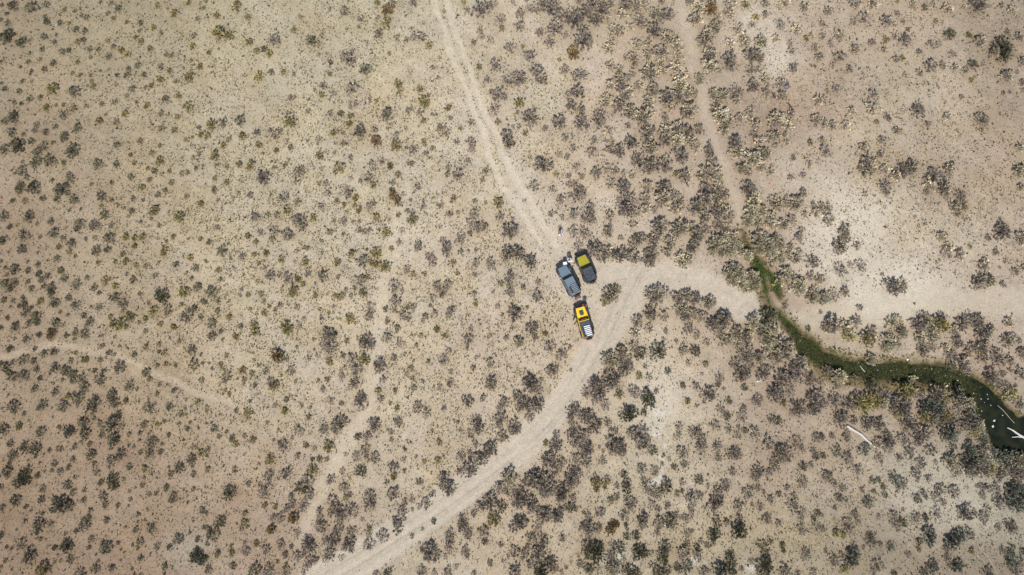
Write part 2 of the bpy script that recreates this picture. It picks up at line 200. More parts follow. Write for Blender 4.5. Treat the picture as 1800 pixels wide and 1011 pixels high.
(2,0): '285 15 18y,305 55 16g,375 60 44g,435 30 24g,475 108 30g,485 150 18y,375 165 20g,380 195 22g,425 212 22g,338 228 18g,60 200 30g,25 200 24g,10 150 10y,105 240 22y,20 20 22g,582 78 24g,580 145 26g,545 12 16g,615 5 14g,630 50 24g,670 60 20g,700 20 38g,745 45 40g,685 175 24g,765 155 48g,735 225 26g,825 190 22g,790 90 30g,830 90 34g,870 115 48g,930 165 22g,915 220 50g,860 285 32o,530 260 28g,635 300 28g,595 250 14y,450 350 30g,410 425 20g,365 355 20y,670 370 30g,645 375 18g,695 415 32g,580 415 34g,535 430 30g,500 420 18g,465 500 36g,500 515 20g,430 485 16g,580 545 28y,568 595 14g,630 615 38g,650 650 24g,655 575 16g,450 580 28g,465 645 18y,545 670 14g,575 670 16g,610 705 18y,510 715 32g,525 755 32g,715 678 22g,785 648 32g,790 318 14y,820 370 24g,880 400 30g,915 400 22g,885 488 32g,835 498 20g,850 560 32g,905 580 22g,905 650 36g,998 640 32g,1000 605 24g,1050 695 22g,1055 350 20g,1060 450 24g,1035 530 30g,1050 260 26g,1060 210 16g,1070 160 24g,1040 100 16g,985 110 30g,930 70 38g,1010 60 40g,970 20 34g,1050 20 30g,895 10 18g,755 10 24g,970 745 20g,960 805 26g,1065 750 14g,1055 790 22g,1035 745 10g,860 780 16g,820 732 20g,830 828 22g,785 815 22g,705 870 44g,630 830 12g,875 885 20g,838 930 16g,908 932 16g,980 912 26g,1040 888 22g,770 920 18y,870 970 20g,840 975 14g,755 995 18g,655 985 28g,900 1000 14g,1060 970 24g,1075 910 12g,78 540 30y,55 470 22y,50 600 20g,75 640 18y,205 572 20y,215 625 14g,120 605 12g,325 650 20g,270 680 16y,190 700 28g,160 675 22y,250 750 18g,325 750 24g,330 790 22g,75 750 16y,20 790 24g,85 810 18g,120 785 16y,10 865 16g,310 850 18g,255 920 30g,200 890 16g,200 925 18g,400 905 22g,45 990 18g,385 950 16y,170 830 12g,10 575 14g,155 305 12g,118 360 14g,150 410 12g,180 60 12y,180 95 10y',
(2,1): '5 45 12g,75 80 18g,165 78 18g,235 35 18g,212 120 20g,258 110 12g,345 50 14y,470 60 30y,475 138 24g,345 115 26g,325 170 30g,365 190 28g,400 180 20g,320 220 18g,20 150 26y,15 125 16g,545 145 12g,530 210 40g,265 250 28g,172 258 18g,160 190 12g,48 288 26g,195 305 36g,270 318 18g,95 340 18g,120 368 28g,230 372 22y,350 375 24g,350 310 12g,430 385 28g,515 320 32g,570 320 32g,500 355 18g,635 370 32g,20 435 16y,80 435 14g,250 432 14y,345 440 14g,525 460 28g,530 430 18g,525 485 18p,530 525 26g,678 478 22g,600 505 18g,670 555 28g,480 485 18y,5 275 8y,145 500 24g,200 490 24g,175 525 26g,120 555 16g,170 550 16g,340 540 18g,440 530 12g,350 590 20y,20 610 22g,110 600 12y,85 655 18g,135 635 16g,210 640 26g,225 615 16g,465 605 16g,70 680 14y,145 728 20y,322 725 18g,312 775 24g,425 760 14g,510 770 18g,190 760 16y,60 760 16y,35 810 14g,205 840 20g,180 885 26g,575 792 26p,555 642 34g,645 718 32g,660 770 18g,714 748 16o,775 705 12g,820 755 38g,740 815 26g,800 860 28g,845 820 10g,650 860 14g,750 940 34g,850 940 8y,425 905 24p,350 875 12g,335 930 18g,10 930 16g,100 895 14y,15 985 14y,70 1000 12g,215 1000 22g,215 950 14g,430 1000 28g,635 1000 36g,690 995 18g,975 1000 28g,1060 980 36g,1045 880 32p,1070 900 20p,795 45 26g,895 10 36g,745 120 20g,805 135 16g,865 118 30g,930 140 26g,950 115 24g,950 80 22g,965 150 16g,1055 130 24g,1045 212 30g,860 210 28g,925 220 28g,890 285 28g,970 300 36g,1025 320 34g,1010 345 24g,1075 330 18g,1000 290 18g,1060 540 34g,1030 575 22y,1070 515 22y,790 190 12g,120 330 12g,400 60 12y,850 20 14g,820 700 10y,540 720 14g,490 650 12y,370 700 10g,620 610 12y',
(2,2): '20 25 22g,160 20 20g,210 5 18g,430 5 26g,640 10 36g,680 30 26g,570 70 30g,610 105 36g,672 110 40g,632 172 24g,580 120 24g,500 100 28g,475 130 22g,480 185 34g,550 225 36g,570 250 20g,490 275 30g,510 285 14g,470 225 18g,310 95 32g,385 80 22g,45 125 34g,90 160 24g,182 132 18g,120 250 12g,255 205 12g,360 225 34g,315 262 24g,360 180 20g,268 250 14g,350 320 18g,425 340 38g,375 395 36g,400 370 22g,315 445 40g,340 455 18g,318 370 18g,270 385 28g,260 465 18g,160 315 16g,80 410 14y,150 405 22y,35 385 12g,55 518 20g,180 500 34g,205 540 40g,220 575 20g,165 545 16g,90 625 34g,15 615 22g,50 650 18g,125 580 18g,15 665 12y,128 728 16d,68 768 11d,15 805 14d,280 745 36g,310 790 26g,280 710 24g,340 685 20g,370 645 26g,425 620 44g,485 645 26d,475 550 30g,520 560 28g,500 520 14g,525 490 42p,390 780 30g,395 835 18d,445 715 34y,575 735 40g,620 720 12g,670 760 30g,640 815 26g,700 830 36g,805 815 22g,215 800 32g,210 860 30g,190 910 16g,110 885 46g,65 870 16g,150 900 20g,295 880 26g,305 910 14g,245 965 16g,65 985 30g,130 1000 22g,200 995 28g,340 1000 16g,480 850 16g,555 885 28g,605 895 26g,620 860 16g,520 912 12g,450 912 8g,425 945 18g,490 935 10g,680 890 32g,635 950 24g,710 935 14g,745 945 32g,770 975 22g,690 990 40d,555 985 32g,800 995 16g,825 970 12d,850 940 8g,900 950 18g,945 975 24d,995 970 10g,975 885 50d,930 860 30d,990 860 24d,1065 850 18g,1060 765 24o,1072 735 16o,940 760 36g,915 745 16g,985 765 22g,1000 750 12g,1010 675 20g,990 690 10g,940 700 20g,915 680 8g,880 660 9g,1060 615 20y,850 650 22d,820 650 18g,780 690 38g,765 685 20g,710 690 36g,690 665 22g,640 630 40g,600 600 40g,570 620 36g,580 570 30g,650 650 26g,860 600 18g,800 580 34g,815 550 30g,790 600 24g,770 550 30g,850 500 42g,880 470 30g,850 520 24g,870 450 20g,700 530 50g,670 490 44g,730 560 34g,640 510 32g,700 580 20g,740 500 26g,605 520 20g,735 400 40g,770 440 30g,800 410 24g,760 480 20g,710 390 22g,717 312 20y,770 322 32g,770 265 20g,860 150 36g,870 120 24g,850 190 20g,890 270 30g,870 300 34g,850 260 24g,870 230 26g,920 170 32g,950 155 24g,970 220 34g,1000 200 16g,920 270 28g,930 335 36g,950 350 22g,905 350 18g,925 405 30g,875 395 26g,980 520 24y,1030 520 24y,975 490 16g,985 560 14y,1018 405 20g,1020 355 9g,1000 335 8g,1070 320 34g,1060 360 14g,1028 108 24g,1045 205 20g,930 45 26g,1000 25 36g,980 75 28g,960 5 20g,1065 10 18g,1060 245 12g,1060 910 24g,1065 975 30p',
(3,0): '60 35 30g,40 75 22g,110 30 30g,150 15 24g,215 80 34g,270 85 34g,135 115 30g,20 170 26g,85 145 16g,250 10 16g,170 50 14g,205 170 40g,180 230 18g,285 200 36g,330 240 26g,120 240 26g,175 295 24g,95 300 20g,105 330 20g,60 305 14g,245 270 32g,275 300 16g,335 300 22g,240 335 22g,255 375 26g,320 360 28g,180 390 40g,365 385 20g,345 440 34p,445 420 24p,95 390 18g,25 370 22g,30 425 32g,70 425 16g,200 475 32g,125 455 20g,55 495 32g,180 525 24g,270 520 36g,335 510 36g,385 490 24g,415 495 22g,290 560 26g,385 585 34g,265 620 20g,20 560 32g,80 590 32g,145 625 44g,180 590 24g,170 555 20g,70 665 12g,85 755 32g,170 710 38g,260 690 28g,330 680 32g,380 700 34g,440 685 24g,265 740 34g,330 740 32p,400 745 22g,425 770 26g,190 780 34g,345 820 38g,118 848 32g,25 800 34g,185 880 46g,265 870 40g,325 920 18y,365 935 36g,45 985 32g,10 900 14g,50 920 12g,95 935 10g,170 985 28g,260 990 34g,495 800 30g,510 850 26g,490 910 44g,455 930 22p,540 900 20g,545 940 24p,545 990 28g,480 1000 30g,390 10 18g,440 35 30p,425 100 34g,500 20 20g,505 50 30o,545 90 16g,610 30 26g,590 60 14g,612 85 18g,530 145 34g,490 190 34g,465 220 28g,500 290 34g,500 350 34p,600 310 34g,610 350 26g,550 370 14g,605 235 20g,650 150 26g,675 200 28g,690 230 26g,690 30 18y,795 20 20g,795 80 16g,745 95 16y,725 130 14g,870 130 22g,850 205 18g,770 220 24p,955 160 24g,1000 40 20g,895 12 24g,865 40 10g,1040 185 12g,1010 205 14y,1060 255 18g,1070 305 16g,925 235 12g,925 275 20g,940 360 20g,1055 352 8g,730 300 42g,765 310 20g,720 370 24g,760 370 16g,795 420 24p,730 455 32g,880 440 28g,880 505 22g,800 485 22g,520 495 22p,570 500 28p,630 490 28g,660 490 20g,645 530 20g,540 545 22g,520 580 18g,555 610 36p,580 655 28p,605 640 20g,655 625 22g,575 695 20p,715 585 18g,740 655 24g,850 630 34g,910 660 24g,930 605 20g,1070 530 20g,1055 635 24g,735 715 22g,760 745 24g,820 720 24g,850 715 20g,845 770 12g,905 755 12g,900 710 10g,630 760 36g,640 800 34p,725 840 38p,775 810 30p,800 820 18g,665 890 30g,700 910 20g,765 885 20g,820 910 18p,700 995 32g,1025 865 14g,940 835 12g,990 925 16g,925 935 12g,1030 755 14y,990 1000 12g',
(3,1): '60 50 40g,60 95 36g,110 110 24g,155 40 28g,160 90 22g,95 175 20g,210 95 16g,250 35 38g,300 20 26g,335 50 28g,320 90 26g,425 80 40g,480 40 36g,540 30 36g,580 20 24g,470 130 34g,540 110 36g,580 90 26g,600 130 26g,235 180 34g,340 190 46g,400 190 24g,330 225 24g,430 230 36g,480 200 22g,410 290 30g,545 180 30g,590 190 22g,530 270 40p,600 300 38p,640 290 30p,620 240 28p,560 320 24p,515 315 20p,575 235 24p,30 245 12g,120 250 30g,205 255 34g,290 270 30g,275 320 22g,90 300 26g,30 335 36g,100 345 30g,185 330 40g,185 365 30g,350 365 38p,385 355 24p,10 520 24g,215 545 42g,270 515 14g,180 530 22g,335 560 32g,380 545 32g,420 560 30g,495 582 32g,350 620 30g,375 645 32g,410 640 24g,455 655 26g,185 635 30g,195 660 22g,120 682 28g,257 655 24g,105 748 20g,180 722 18g,100 815 26g,130 855 26d,60 910 44g,30 850 30g,30 880 26g,35 830 22g,40 950 24g,228 838 40d,388 722 26g,435 755 18g,270 737 10g,325 788 10y,255 770 6y,362 835 22g,425 840 24d,485 800 16g,482 910 16y,388 900 10g,278 945 16d,180 980 18g,130 970 16y,160 920 10y,460 962 8g,315 900 5d,510 695 34g,570 670 38g,560 725 30g,600 780 22g,575 780 24g,640 745 32p,680 770 36g,650 800 22g,705 750 22g,10 980 22g,690 860 40g,760 870 30g,630 905 24g,670 960 34g,725 685 38p,800 655 36d,780 730 34p,840 730 24p,795 770 34p,840 790 22p,890 810 40g,850 860 36g,900 850 30g,780 950 34g,800 820 24p,720 910 18g,880 980 38g,925 960 34g,960 910 34g,1020 985 32g,960 975 20g,985 880 18g,550 985 20g,730 50 36p,720 100 36p,770 100 30p,700 150 28p,750 160 26p,850 60 32g,900 60 26g,950 60 34g,985 60 14g,820 130 24g,880 170 28g,930 150 22g,900 180 18g,815 170 20g,760 240 32p,800 280 42p,840 255 30p,870 275 24p,760 300 26p,830 320 26p,870 350 24p,920 340 20p,840 360 20p,690 330 28p,700 350 18p,620 400 30p,600 430 28p,650 430 34p,620 470 30p,670 480 34p,720 440 30p,740 470 28p,700 500 26p,740 500 22p,950 355 20g,925 295 18g,970 315 14g,970 240 22g,900 430 34p,870 460 26p,930 450 20p,965 500 38p,985 480 20p,1040 370 30g,1030 445 20g,1070 465 20g,1060 110 24g,1045 75 18g,1000 120 16g,985 205 12g,1040 545 34p,1075 560 22p,995 10 18g,895 605 14g,1020 720 12d',
(3,2): '25 55 22y,105 42 28g,220 40 12g,175 80 34d,72 155 36d,152 152 15d,360 12 12d,428 12 14g,490 55 34g,515 68 12g,545 8 12d,575 28 8g,683 22 14d,385 95 14y,432 118 7g,598 85 14d,610 100 9d,558 130 20g,588 170 20d,682 128 12g,670 175 26g,527 220 24g,598 238 18g,685 248 16d,652 230 10g,735 262 28g,648 270 20g,750 90 26g,835 45 38g,870 55 28g,920 38 24g,860 15 20g,885 100 18y,960 125 40g,1045 85 36g,1050 130 34g,1065 60 26g,1030 60 20g,828 190 22g,858 195 18d,940 150 16g,125 260 36g,75 260 16g,170 305 24g,130 328 18d,155 320 14d,200 350 22d,15 320 26g,30 340 32g,5 250 14g,338 225 20g,332 275 20g,400 245 18g,435 265 26g,465 285 20g,430 245 16g,455 335 28g,352 362 26g,540 335 24g,628 368 30g,548 395 16g,258 378 9g,288 398 10g,250 425 10d,313 440 14d,365 425 18g,212 458 22g,142 448 22g,118 375 6g,48 480 18d,68 515 16g,60 548 24d,12 540 12g,150 515 14d,270 535 28d,238 570 18d,185 555 28g,210 580 20g,443 505 22d,492 480 6d,355 520 14g,330 578 12y,355 568 9d,490 540 10g,405 575 16g,448 588 18g,400 610 26g,400 655 18g,580 535 26g,540 568 24g,620 465 20g,750 460 30g,728 490 12d,815 465 20g,840 425 26g,885 360 42g,855 350 28g,950 305 26g,985 345 16g,870 390 20g,805 315 26g,990 435 20d,1035 428 16g,1058 385 16d,1045 350 12g,1065 285 24g,985 512 28g,905 548 14g,945 590 14g,755 548 16g,700 572 26g,785 572 10g,820 610 20g,865 580 14g,900 590 8g,935 640 28g,990 668 16g,980 705 18g,1068 680 14d,1048 712 12d,1065 750 20g,975 768 24g,862 735 14g,800 712 22g,765 645 18g,722 637 9d,745 510 6d,805 505 6d,648 645 26g,655 710 20g,590 728 15d,538 728 24d,615 705 7g,525 625 36g,555 615 20g,475 655 9g,520 672 10g,650 770 38d,520 793 30d,405 692 14g,378 712 20g,320 690 16g,350 705 12g,280 640 14g,290 725 28d,235 730 28g,300 705 18g,228 660 14g,195 632 16g,145 722 32g,160 700 14g,50 695 24g,75 655 22g,95 625 22g,60 602 16g,10 740 16o,65 805 16d,60 745 10d,68 770 9d,113 800 20d,20 865 26d,130 885 34d,165 895 16d,200 888 8g,10 595 18g,70 985 30d,110 1000 22d,45 925 16g,15 950 20g,265 860 32g,250 905 28d,265 930 14d,360 885 28g,380 850 14d,435 865 14d,435 905 24g,488 852 14d,518 840 12d,455 830 12g,380 790 20g,410 775 8g,225 780 14g,375 960 26b,330 965 18d,275 980 20d,230 995 26d,192 955 12g,560 985 36b,608 940 28d,608 898 18d,470 995 24g,628 992 14d,668 975 11d,715 937 11g,785 960 44d,800 935 20d,782 860 28d,822 835 12g,882 852 14d,892 882 10d,805 898 7d,1010 898 22g,895 990 26g,965 1005 16g,1045 1000 18g,920 405 8g',
(4,0): '185 22 26g,280 15 26g,45 62 20g,180 115 20g,232 95 28g,345 115 28g,15 128 12g,410 75 12g,440 118 12y,400 130 10g,490 30 18g,550 45 14d,595 28 14g,670 45 24g,410 10 10y,615 110 12y,465 158 10y,15 195 16g,100 195 26g,55 232 16g,350 210 16y,395 195 16g,445 215 28g,275 225 18g,185 265 24g,337 268 10g,590 240 22g,630 235 12g,685 185 26d,790 190 14y,840 218 26g,830 30 44g,865 30 22g,760 40 10g,955 35 14g,1010 55 22g,1040 85 10g,990 172 12g,1050 195 18g,955 250 44d,970 290 34d,920 275 24g,700 288 18g,400 315 16g,435 310 12y,108 300 24g,70 345 14g,155 362 14g,5 300 12g,525 275 14g,580 350 28g,650 348 16g,525 385 20g,447 400 12g,805 345 24d,770 370 14g,800 425 12y,715 355 16g,865 340 8g,1065 325 20g,985 400 26g,1040 382 10g,1070 435 18g,1072 475 10g,970 490 10d,1003 488 9g,750 512 10g,85 470 22g,40 480 8g,15 530 20g,275 510 28g,275 575 28g,165 585 18g,355 622 20g,300 645 12y,405 690 16g,325 738 20g,135 660 22g,515 585 34g,570 655 16g,670 615 16g,850 635 40g,855 690 8g,20 650 20g,65 665 20g,12 740 14g,25 800 26g,225 780 20g,240 870 36g,250 810 10g,270 900 22g,210 890 14g,340 895 24g,320 815 16g,345 985 28g,430 905 40g,480 885 30g,510 865 16g,400 925 20g,680 890 28g,600 925 34g,560 940 14g,575 985 28g,650 985 32g,1050 780 18g,895 835 9g,1045 900 26g,1055 985 14g',
(4,1): '45 85 18g,10 90 22g,45 145 26g,10 70 12g,240 18 16g,345 5 16g,560 5 14g,660 10 18g,740 25 22g,705 75 24g,720 115 22g,755 85 18y,745 60 16g,130 215 32g,140 245 20g,100 290 32g,195 285 18g,110 415 28g,160 385 14g,205 390 28g,10 460 16g,375 500 36g,425 500 28g,130 528 20g,75 552 24g,15 560 32p,210 612 14g,5 635 8g,55 700 38g,130 720 32p,185 690 28g,150 750 34y,25 710 20g,250 775 36y,265 740 26g,380 690 34y,360 790 40p,430 740 30p,350 820 24p,400 800 24p,515 700 34g,580 730 36p,560 680 28g,620 690 34y,650 710 28y,600 760 24p,530 770 28p,540 830 30g,590 820 22g,540 650 20g,635 660 24g,740 700 30g,820 680 38g,770 670 26g,850 750 38g,900 720 18g,700 730 20g,720 790 30g,660 820 18g,690 860 26g,700 920 26g,750 900 34g,800 820 24g,850 830 34g,860 870 26g,780 850 20g,770 940 26g,640 235 24g,665 320 28g,670 280 14g,735 330 22g,790 290 10y,885 245 16g,950 210 36g,980 190 14g,1055 245 28g,925 320 14g,865 385 28g,845 390 14g,980 365 10g,830 475 36g,865 450 20g,890 470 26p,1030 418 20g,1075 400 12g,965 490 14g,915 475 10g,990 690 20g,990 780 30g,1050 785 14g,935 880 36g,920 840 20g,1000 890 22g,1005 940 10g,1060 845 22g,890 970 40g,960 960 16g,1060 960 28g,1075 870 14g,270 880 26p,100 970 36p,40 940 24g,180 975 18g,270 1000 18d,490 985 18p,5 1000 16g,330 435 8y,500 590 6d,950 400 8y',
(4,2): '80 90 32g,10 100 22g,110 185 32g,90 160 18g,178 195 20g,245 205 30g,310 215 30g,285 200 20g,150 110 30g,200 100 36y,250 80 34y,290 90 34y,240 125 22y,290 40 26g,180 70 24g,340 55 26g,330 100 26p,450 35 38y,420 80 34g,380 100 30g,430 120 38g,450 150 28g,400 150 26y,480 60 24g,525 55 26g,465 210 36g,430 200 16g,610 50 34g,650 80 32y,600 30 24g,540 120 30b,580 110 30b,620 120 32b,545 170 30y,590 180 34g,650 170 34y,690 190 30g,610 150 26g,640 200 24g,665 250 38b,640 240 20g,700 280 22g,720 50 34b,750 90 40p,720 120 24g,780 110 26g,790 190 46g,820 220 36p,780 150 26b,810 260 22y,750 220 26g,780 345 30b,800 400 40b,850 370 34p,840 440 44g,770 430 34g,890 440 30y,800 460 24g,870 410 26p,740 400 24g,940 480 24b,940 460 16g,1040 400 44p,1010 440 44g,1060 460 34g,980 420 26p,1030 500 26g,1070 380 26g,540 255 34g,510 285 34g,520 310 20g,435 295 26g,578 350 24d,468 362 26g,355 290 34g,355 330 26g,300 310 24g,415 390 15g,530 418 24g,505 480 26g,680 410 38p,715 465 20g,230 345 26b,90 355 22b,312 398 20g,145 395 28g,18 380 16d,200 455 22g,38 490 26g,75 525 16g,120 548 13d,8 280 14g,275 512 18b,308 510 14d,388 500 22b,430 525 26g,415 545 16g,285 568 11d,335 545 11d,345 588 14d,102 600 20g,250 625 24b,140 615 12g,80 655 10g,225 562 12g,185 690 20g,205 730 10g,510 605 20d,545 575 16g,560 600 11g,570 500 18g,630 555 24g,612 592 24g,650 628 18g,698 570 26g,855 545 18g,875 545 12g,855 590 18g,925 555 26g,830 540 9g,940 625 28g,1010 550 30b,1030 620 44b,1060 580 30b,1000 620 22b,1050 545 26b,815 685 14g,858 705 28g,878 665 20g,758 675 36g,605 688 26g,505 705 22g,555 708 14d,385 695 22g,390 735 20g,310 700 11g,440 665 8y,135 740 28g,155 770 18g,12 765 14g,85 785 15y,120 795 16y,265 825 26g,260 800 14d,570 798 36b,370 858 20b,315 845 11g,230 860 9g,30 880 10g,75 930 24g,165 910 36b,175 880 28b,160 935 24g,130 970 18y,300 950 28g,280 990 18g,465 900 16g,520 870 14y,588 960 30b,545 995 18b,715 955 30b,690 825 34b,735 800 26b,785 792 26g,665 870 16g,670 915 20g,885 995 28b,390 1005 16d,940 760 16g,1008 758 32g,980 730 14g,965 880 18g,1008 885 24b,1005 915 24b,1000 945 20b,1070 885 14b,1055 940 20g,1030 975 26g,1035 10 8g,1010 50 30y,990 70 20p,1048 103 24b,935 10 24g,975 5 14g,400 5 14y,255 10 20d,90 5 18p,610 415 12g,570 500 10g,545 570 10g,140 280 24g,65 275 14g,440 735 18d,420 715 14y,410 760 14g,800 880 14y,520 830 16d,855 300 24b,900 362 26b,940 385 28b,985 372 26b,845 255 22b,700 330 20b',
}
SHRUBS = []                                 # photo px, photo py, radius px, tone
for (i, j), s in TILES.items():
    for e in s.split(','):
        e = e.strip()
        if not e: continue
        a, b_, c = e.split(' ')
        x, y, r = int(a)/3+360*i, int(b_)/3+337*j, int(c[:-1])/3
        if 975 < x < 1050 and 445 < y < 600 and not (x < 983 and y > 500): continue   # bare ground under the parked vehicles
        k = c[-1]
        if k == 'g' and x < 430 + 60*math.sin(y*0.013): k = 'k'
        if k == 'g' and x > 1060 and y < 640 and (int(x)*7+int(y)*13) % 5 < (4 if x < 1420 else 2): k = 'm'
        if x < 1000 and r < 8: r *= 0.80
        elif x > 1040: r *= 1.24 if (k in 'mp' or r > 7) else 1.1
        elif x > 820: r *= 1.1
        SHRUBS.append((x, y, r, k))

# ------------------------------------------------------------------ the lie of the land (all in photo pixels, turned into metres)
RUT1 = [(755,-60,4),(763,0,4),(783,60,4.5),(800,110,4.5),(820,160,4.5),(840,215,5),(856,270,5),(885,325,5),(920,380,5),(950,430,4)]
RUT2 = [(776,-60,3.5),(785,0,3.5),(803,60,4),(822,110,4),(838,160,4),(853,205,4.5),(880,270,5),(912,325,6),(945,375,7),(975,430,6)]
TRACK = [(900,280,10),(925,340,24),(955,400,30),(985,450,30),(1040,520,40),(1075,520,34)]
ROAD = [(1120,470,26),(1095,520,34),(1070,575,27),(1035,635,23),(1000,690,22),(955,745,26),(900,797,26),(840,843,24),(775,890,28),(700,940,30),(630,985,31),(560,1025,31),(430,1100,27)]
ROADR = [(1060,478,18),(1120,485,22),(1180,487,20),(1240,500,24),(1300,530,27),(1345,548,18),(1390,562,14)]
ROADE = [(1395,565,10),(1450,560,20),(1520,552,26),(1600,535,26),(1700,527,22),(1810,530,22),(1960,540,22)]
WASH = [(1185,-60,6),(1197,0,8),(1212,55,10),(1222,110,9),(1235,165,8),(1243,215,6),(1262,270,6),(1282,320,7),(1297,355,6),(1303,385,5)]
PATHC = [(712,330,6),(700,400,12),(688,460,11),(668,540,11),(662,610,10),(650,680,10),(640,740,12),(605,790,12),(570,850,12),(548,900,10),(535,950,6)]
PATHL = [(-60,640,4),(0,632,5),(50,617,5),(95,607,5),(160,615,4),(230,637,4.5),(290,663,4.5),(340,690,5),(390,705,5),(440,730,3)]
PATHM = [(190,595,2),(250,580,3),(300,560,3),(355,520,2)]
PATHS = [(395,40,0),(170,45,6),(215,80,10),(250,110,12),(290,150,9)]
STREAM = [(1306,402,0.5),(1311,425,2.5),(1322,445,4),(1333,466,11),(1343,490,8),(1347,512,7),(1356,540,6),(1378,562,7),(1396,582,12),(1412,604,16),(1440,626,17),(1485,645,17),(1540,652,19),(1610,655,21),(1680,665,21),(1730,695,25),(1753,732,30),(1776,764,38),(1870,785,42)]
STREAMB = [(1333,466,6),(1355,484,7),(1366,505,11),(1372,525,3)]
SOIL_FALLOFF = [  # regional soil tones; darker corners also have some lens falloff put into the colour
 [(166,151,122),(176,163,132),(192,181,149),(198,187,157),(206,193,166),(192,177,150),(192,176,150),(192,174,147),(172,157,134)],
 [(172,154,125),(184,169,137),(196,184,153),(204,191,162),(207,194,167),(202,186,162),(190,171,147),(194,179,153),(182,166,141)],
 [(174,154,126),(185,168,138),(201,187,157),(206,193,165),(206,191,164),(207,192,167),(195,179,155),(205,192,167),(187,170,147)],
 [(172,151,123),(183,165,135),(199,185,155),(206,191,163),(207,192,165),(206,191,163),(188,170,146),(196,180,155),(190,173,151)],
 [(172,149,119),(176,153,124),(192,172,144),(201,186,157),(206,191,164),(199,185,154),(188,171,144),(183,168,144),(170,157,136)],
 [(160,136,108),(166,142,115),(181,160,134),(192,177,150),(197,182,154),(184,170,140),(180,167,136),(168,155,131),(154,140,118)]]
SOIL_FALLOFFa = srgb(np.array(SOIL_FALLOFF))
TUFT = np.array([[int(c) for c in r] for r in ['345656753333334433','346667875632355544','246778886753234654','347888877752233666','346799958732223354','345788678843112122','345688678733322332','335667478323444432','334555463344445543','334444334555555544']])/9.0
GRIT = np.array([[int(c) for c in r] for r in ['555433332222222333','665433332211223322','566433332211222333','677543322211223333','788644332211222322','788643322211111111','677543332232232222','666544332233333333','555443322244455555','444544332345555555']])/9.0
CHALK = [(1160,722,14,10),(1155,770,12,26),(1165,800,10,16),(1155,838,14,14),(1220,860,10,14),(1210,880,8,14),(1155,850,10,10),(1085,985,26,24),(1220,990,16,14),(1320,995,10,12)]
PALE = [(1560,515,75,45),(1540,540,60,20),(1600,500,40,30),(1365,110,32,30),(1160,700,40,70),(1330,60,50,50),(1450,440,60,60),(1650,850,90,50),(1700,900,60,30),(1500,400,60,60)]
GREY = [(1700,880,110,60),(1600,820,60,40),(1780,930,60,50),(335,965,50,38)]
BROWN = [(1395,195,75,32),(1330,215,40,40),(1480,150,50,30),(1752,80,60,70),(1655,335,70,60),(1590,300,70,40),(1530,270,60,30),(1770,200,40,60),(1420,690,80,40),(1350,800,90,50),(1010,900,80,50),(1600,980,90,40),(120,230,90,50),(80,420,70,60),(150,780,120,60),(330,960,70,60),(40,900,60,80),(430,880,60,50)]

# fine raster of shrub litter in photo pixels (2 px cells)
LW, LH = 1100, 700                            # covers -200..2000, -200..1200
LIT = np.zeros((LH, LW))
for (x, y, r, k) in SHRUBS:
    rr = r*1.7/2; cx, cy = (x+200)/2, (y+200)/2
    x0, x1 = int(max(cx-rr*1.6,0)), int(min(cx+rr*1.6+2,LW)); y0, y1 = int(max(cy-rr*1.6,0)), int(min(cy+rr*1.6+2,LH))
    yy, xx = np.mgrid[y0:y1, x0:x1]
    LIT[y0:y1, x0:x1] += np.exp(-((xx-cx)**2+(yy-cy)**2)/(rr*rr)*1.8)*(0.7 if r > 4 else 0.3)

def channel(px, py):
    d, w = pdist(px, py, STREAM); d2, w2 = pdist(px, py, STREAMB)
    wig = (fbm(px, py, 22, 90)-0.5)*12
    e1 = (d+wig*np.clip(w/14,0.2,1))-w; e2 = (d2+wig*0.5)-w2
    return np.minimum(e1, e2)                # < 0 inside

def masks(px, py):
    wx = px+(fbm(px, py, 40, 1)-0.5)*16; wy = py+(fbm(px, py, 40, 2)-0.5)*16
    m = {}
    def band(pts, soft):
        d, w = pdist(wx, wy, pts); return 1-smooth(-soft*0.5, soft, d-w)
    m['rut'] = np.maximum(band(RUT1, 3), band(RUT2, 3)); m['track'] = band(TRACK, 22)
    m['road'] = np.maximum(band(ROAD, 7), band(ROADR, 9)); m['roade'] = band(ROADE, 16)
    m['wash'] = band(WASH, 7); m['pathc'] = band(PATHC, 9); m['pathl'] = np.maximum(band(PATHL, 4), 0.6*band(PATHM, 3))
    return m

def height(x, y):
    px = x*S+900; py = 505.5-y*S
    h = (fbm(x, y, 9.0, 5, 4)-0.5)*0.35 + (fbm(x, y, 1.1, 8, 3)-0.5)*0.07
    far = smooth(75, 400, np.hypot(x, y)); h = h + far*(fbm(x, y, 160, 12, 4)-0.45)*26
    m = masks(px, py); flat = np.maximum.reduce([m['road'], m['roade'], m['track']*0.7, m['rut']])
    h = h*(1-0.6*flat) - 0.05*m['road'] - 0.06*m['rut'] - 0.04*m['wash'] - 0.03*m['pathc'] - 0.03*m['pathl']
    d, w = pdist(px, py, ROAD); core = m['road']
    for off in (-8, -3, 6, 12): h = h - 0.03*core*np.exp(-((np.abs(d)-abs(off))/1.6)**2)
    e = channel(px, py); ins = 1-smooth(-12, 5, e)
    return h*(1-ins) + ins*(-0.42)

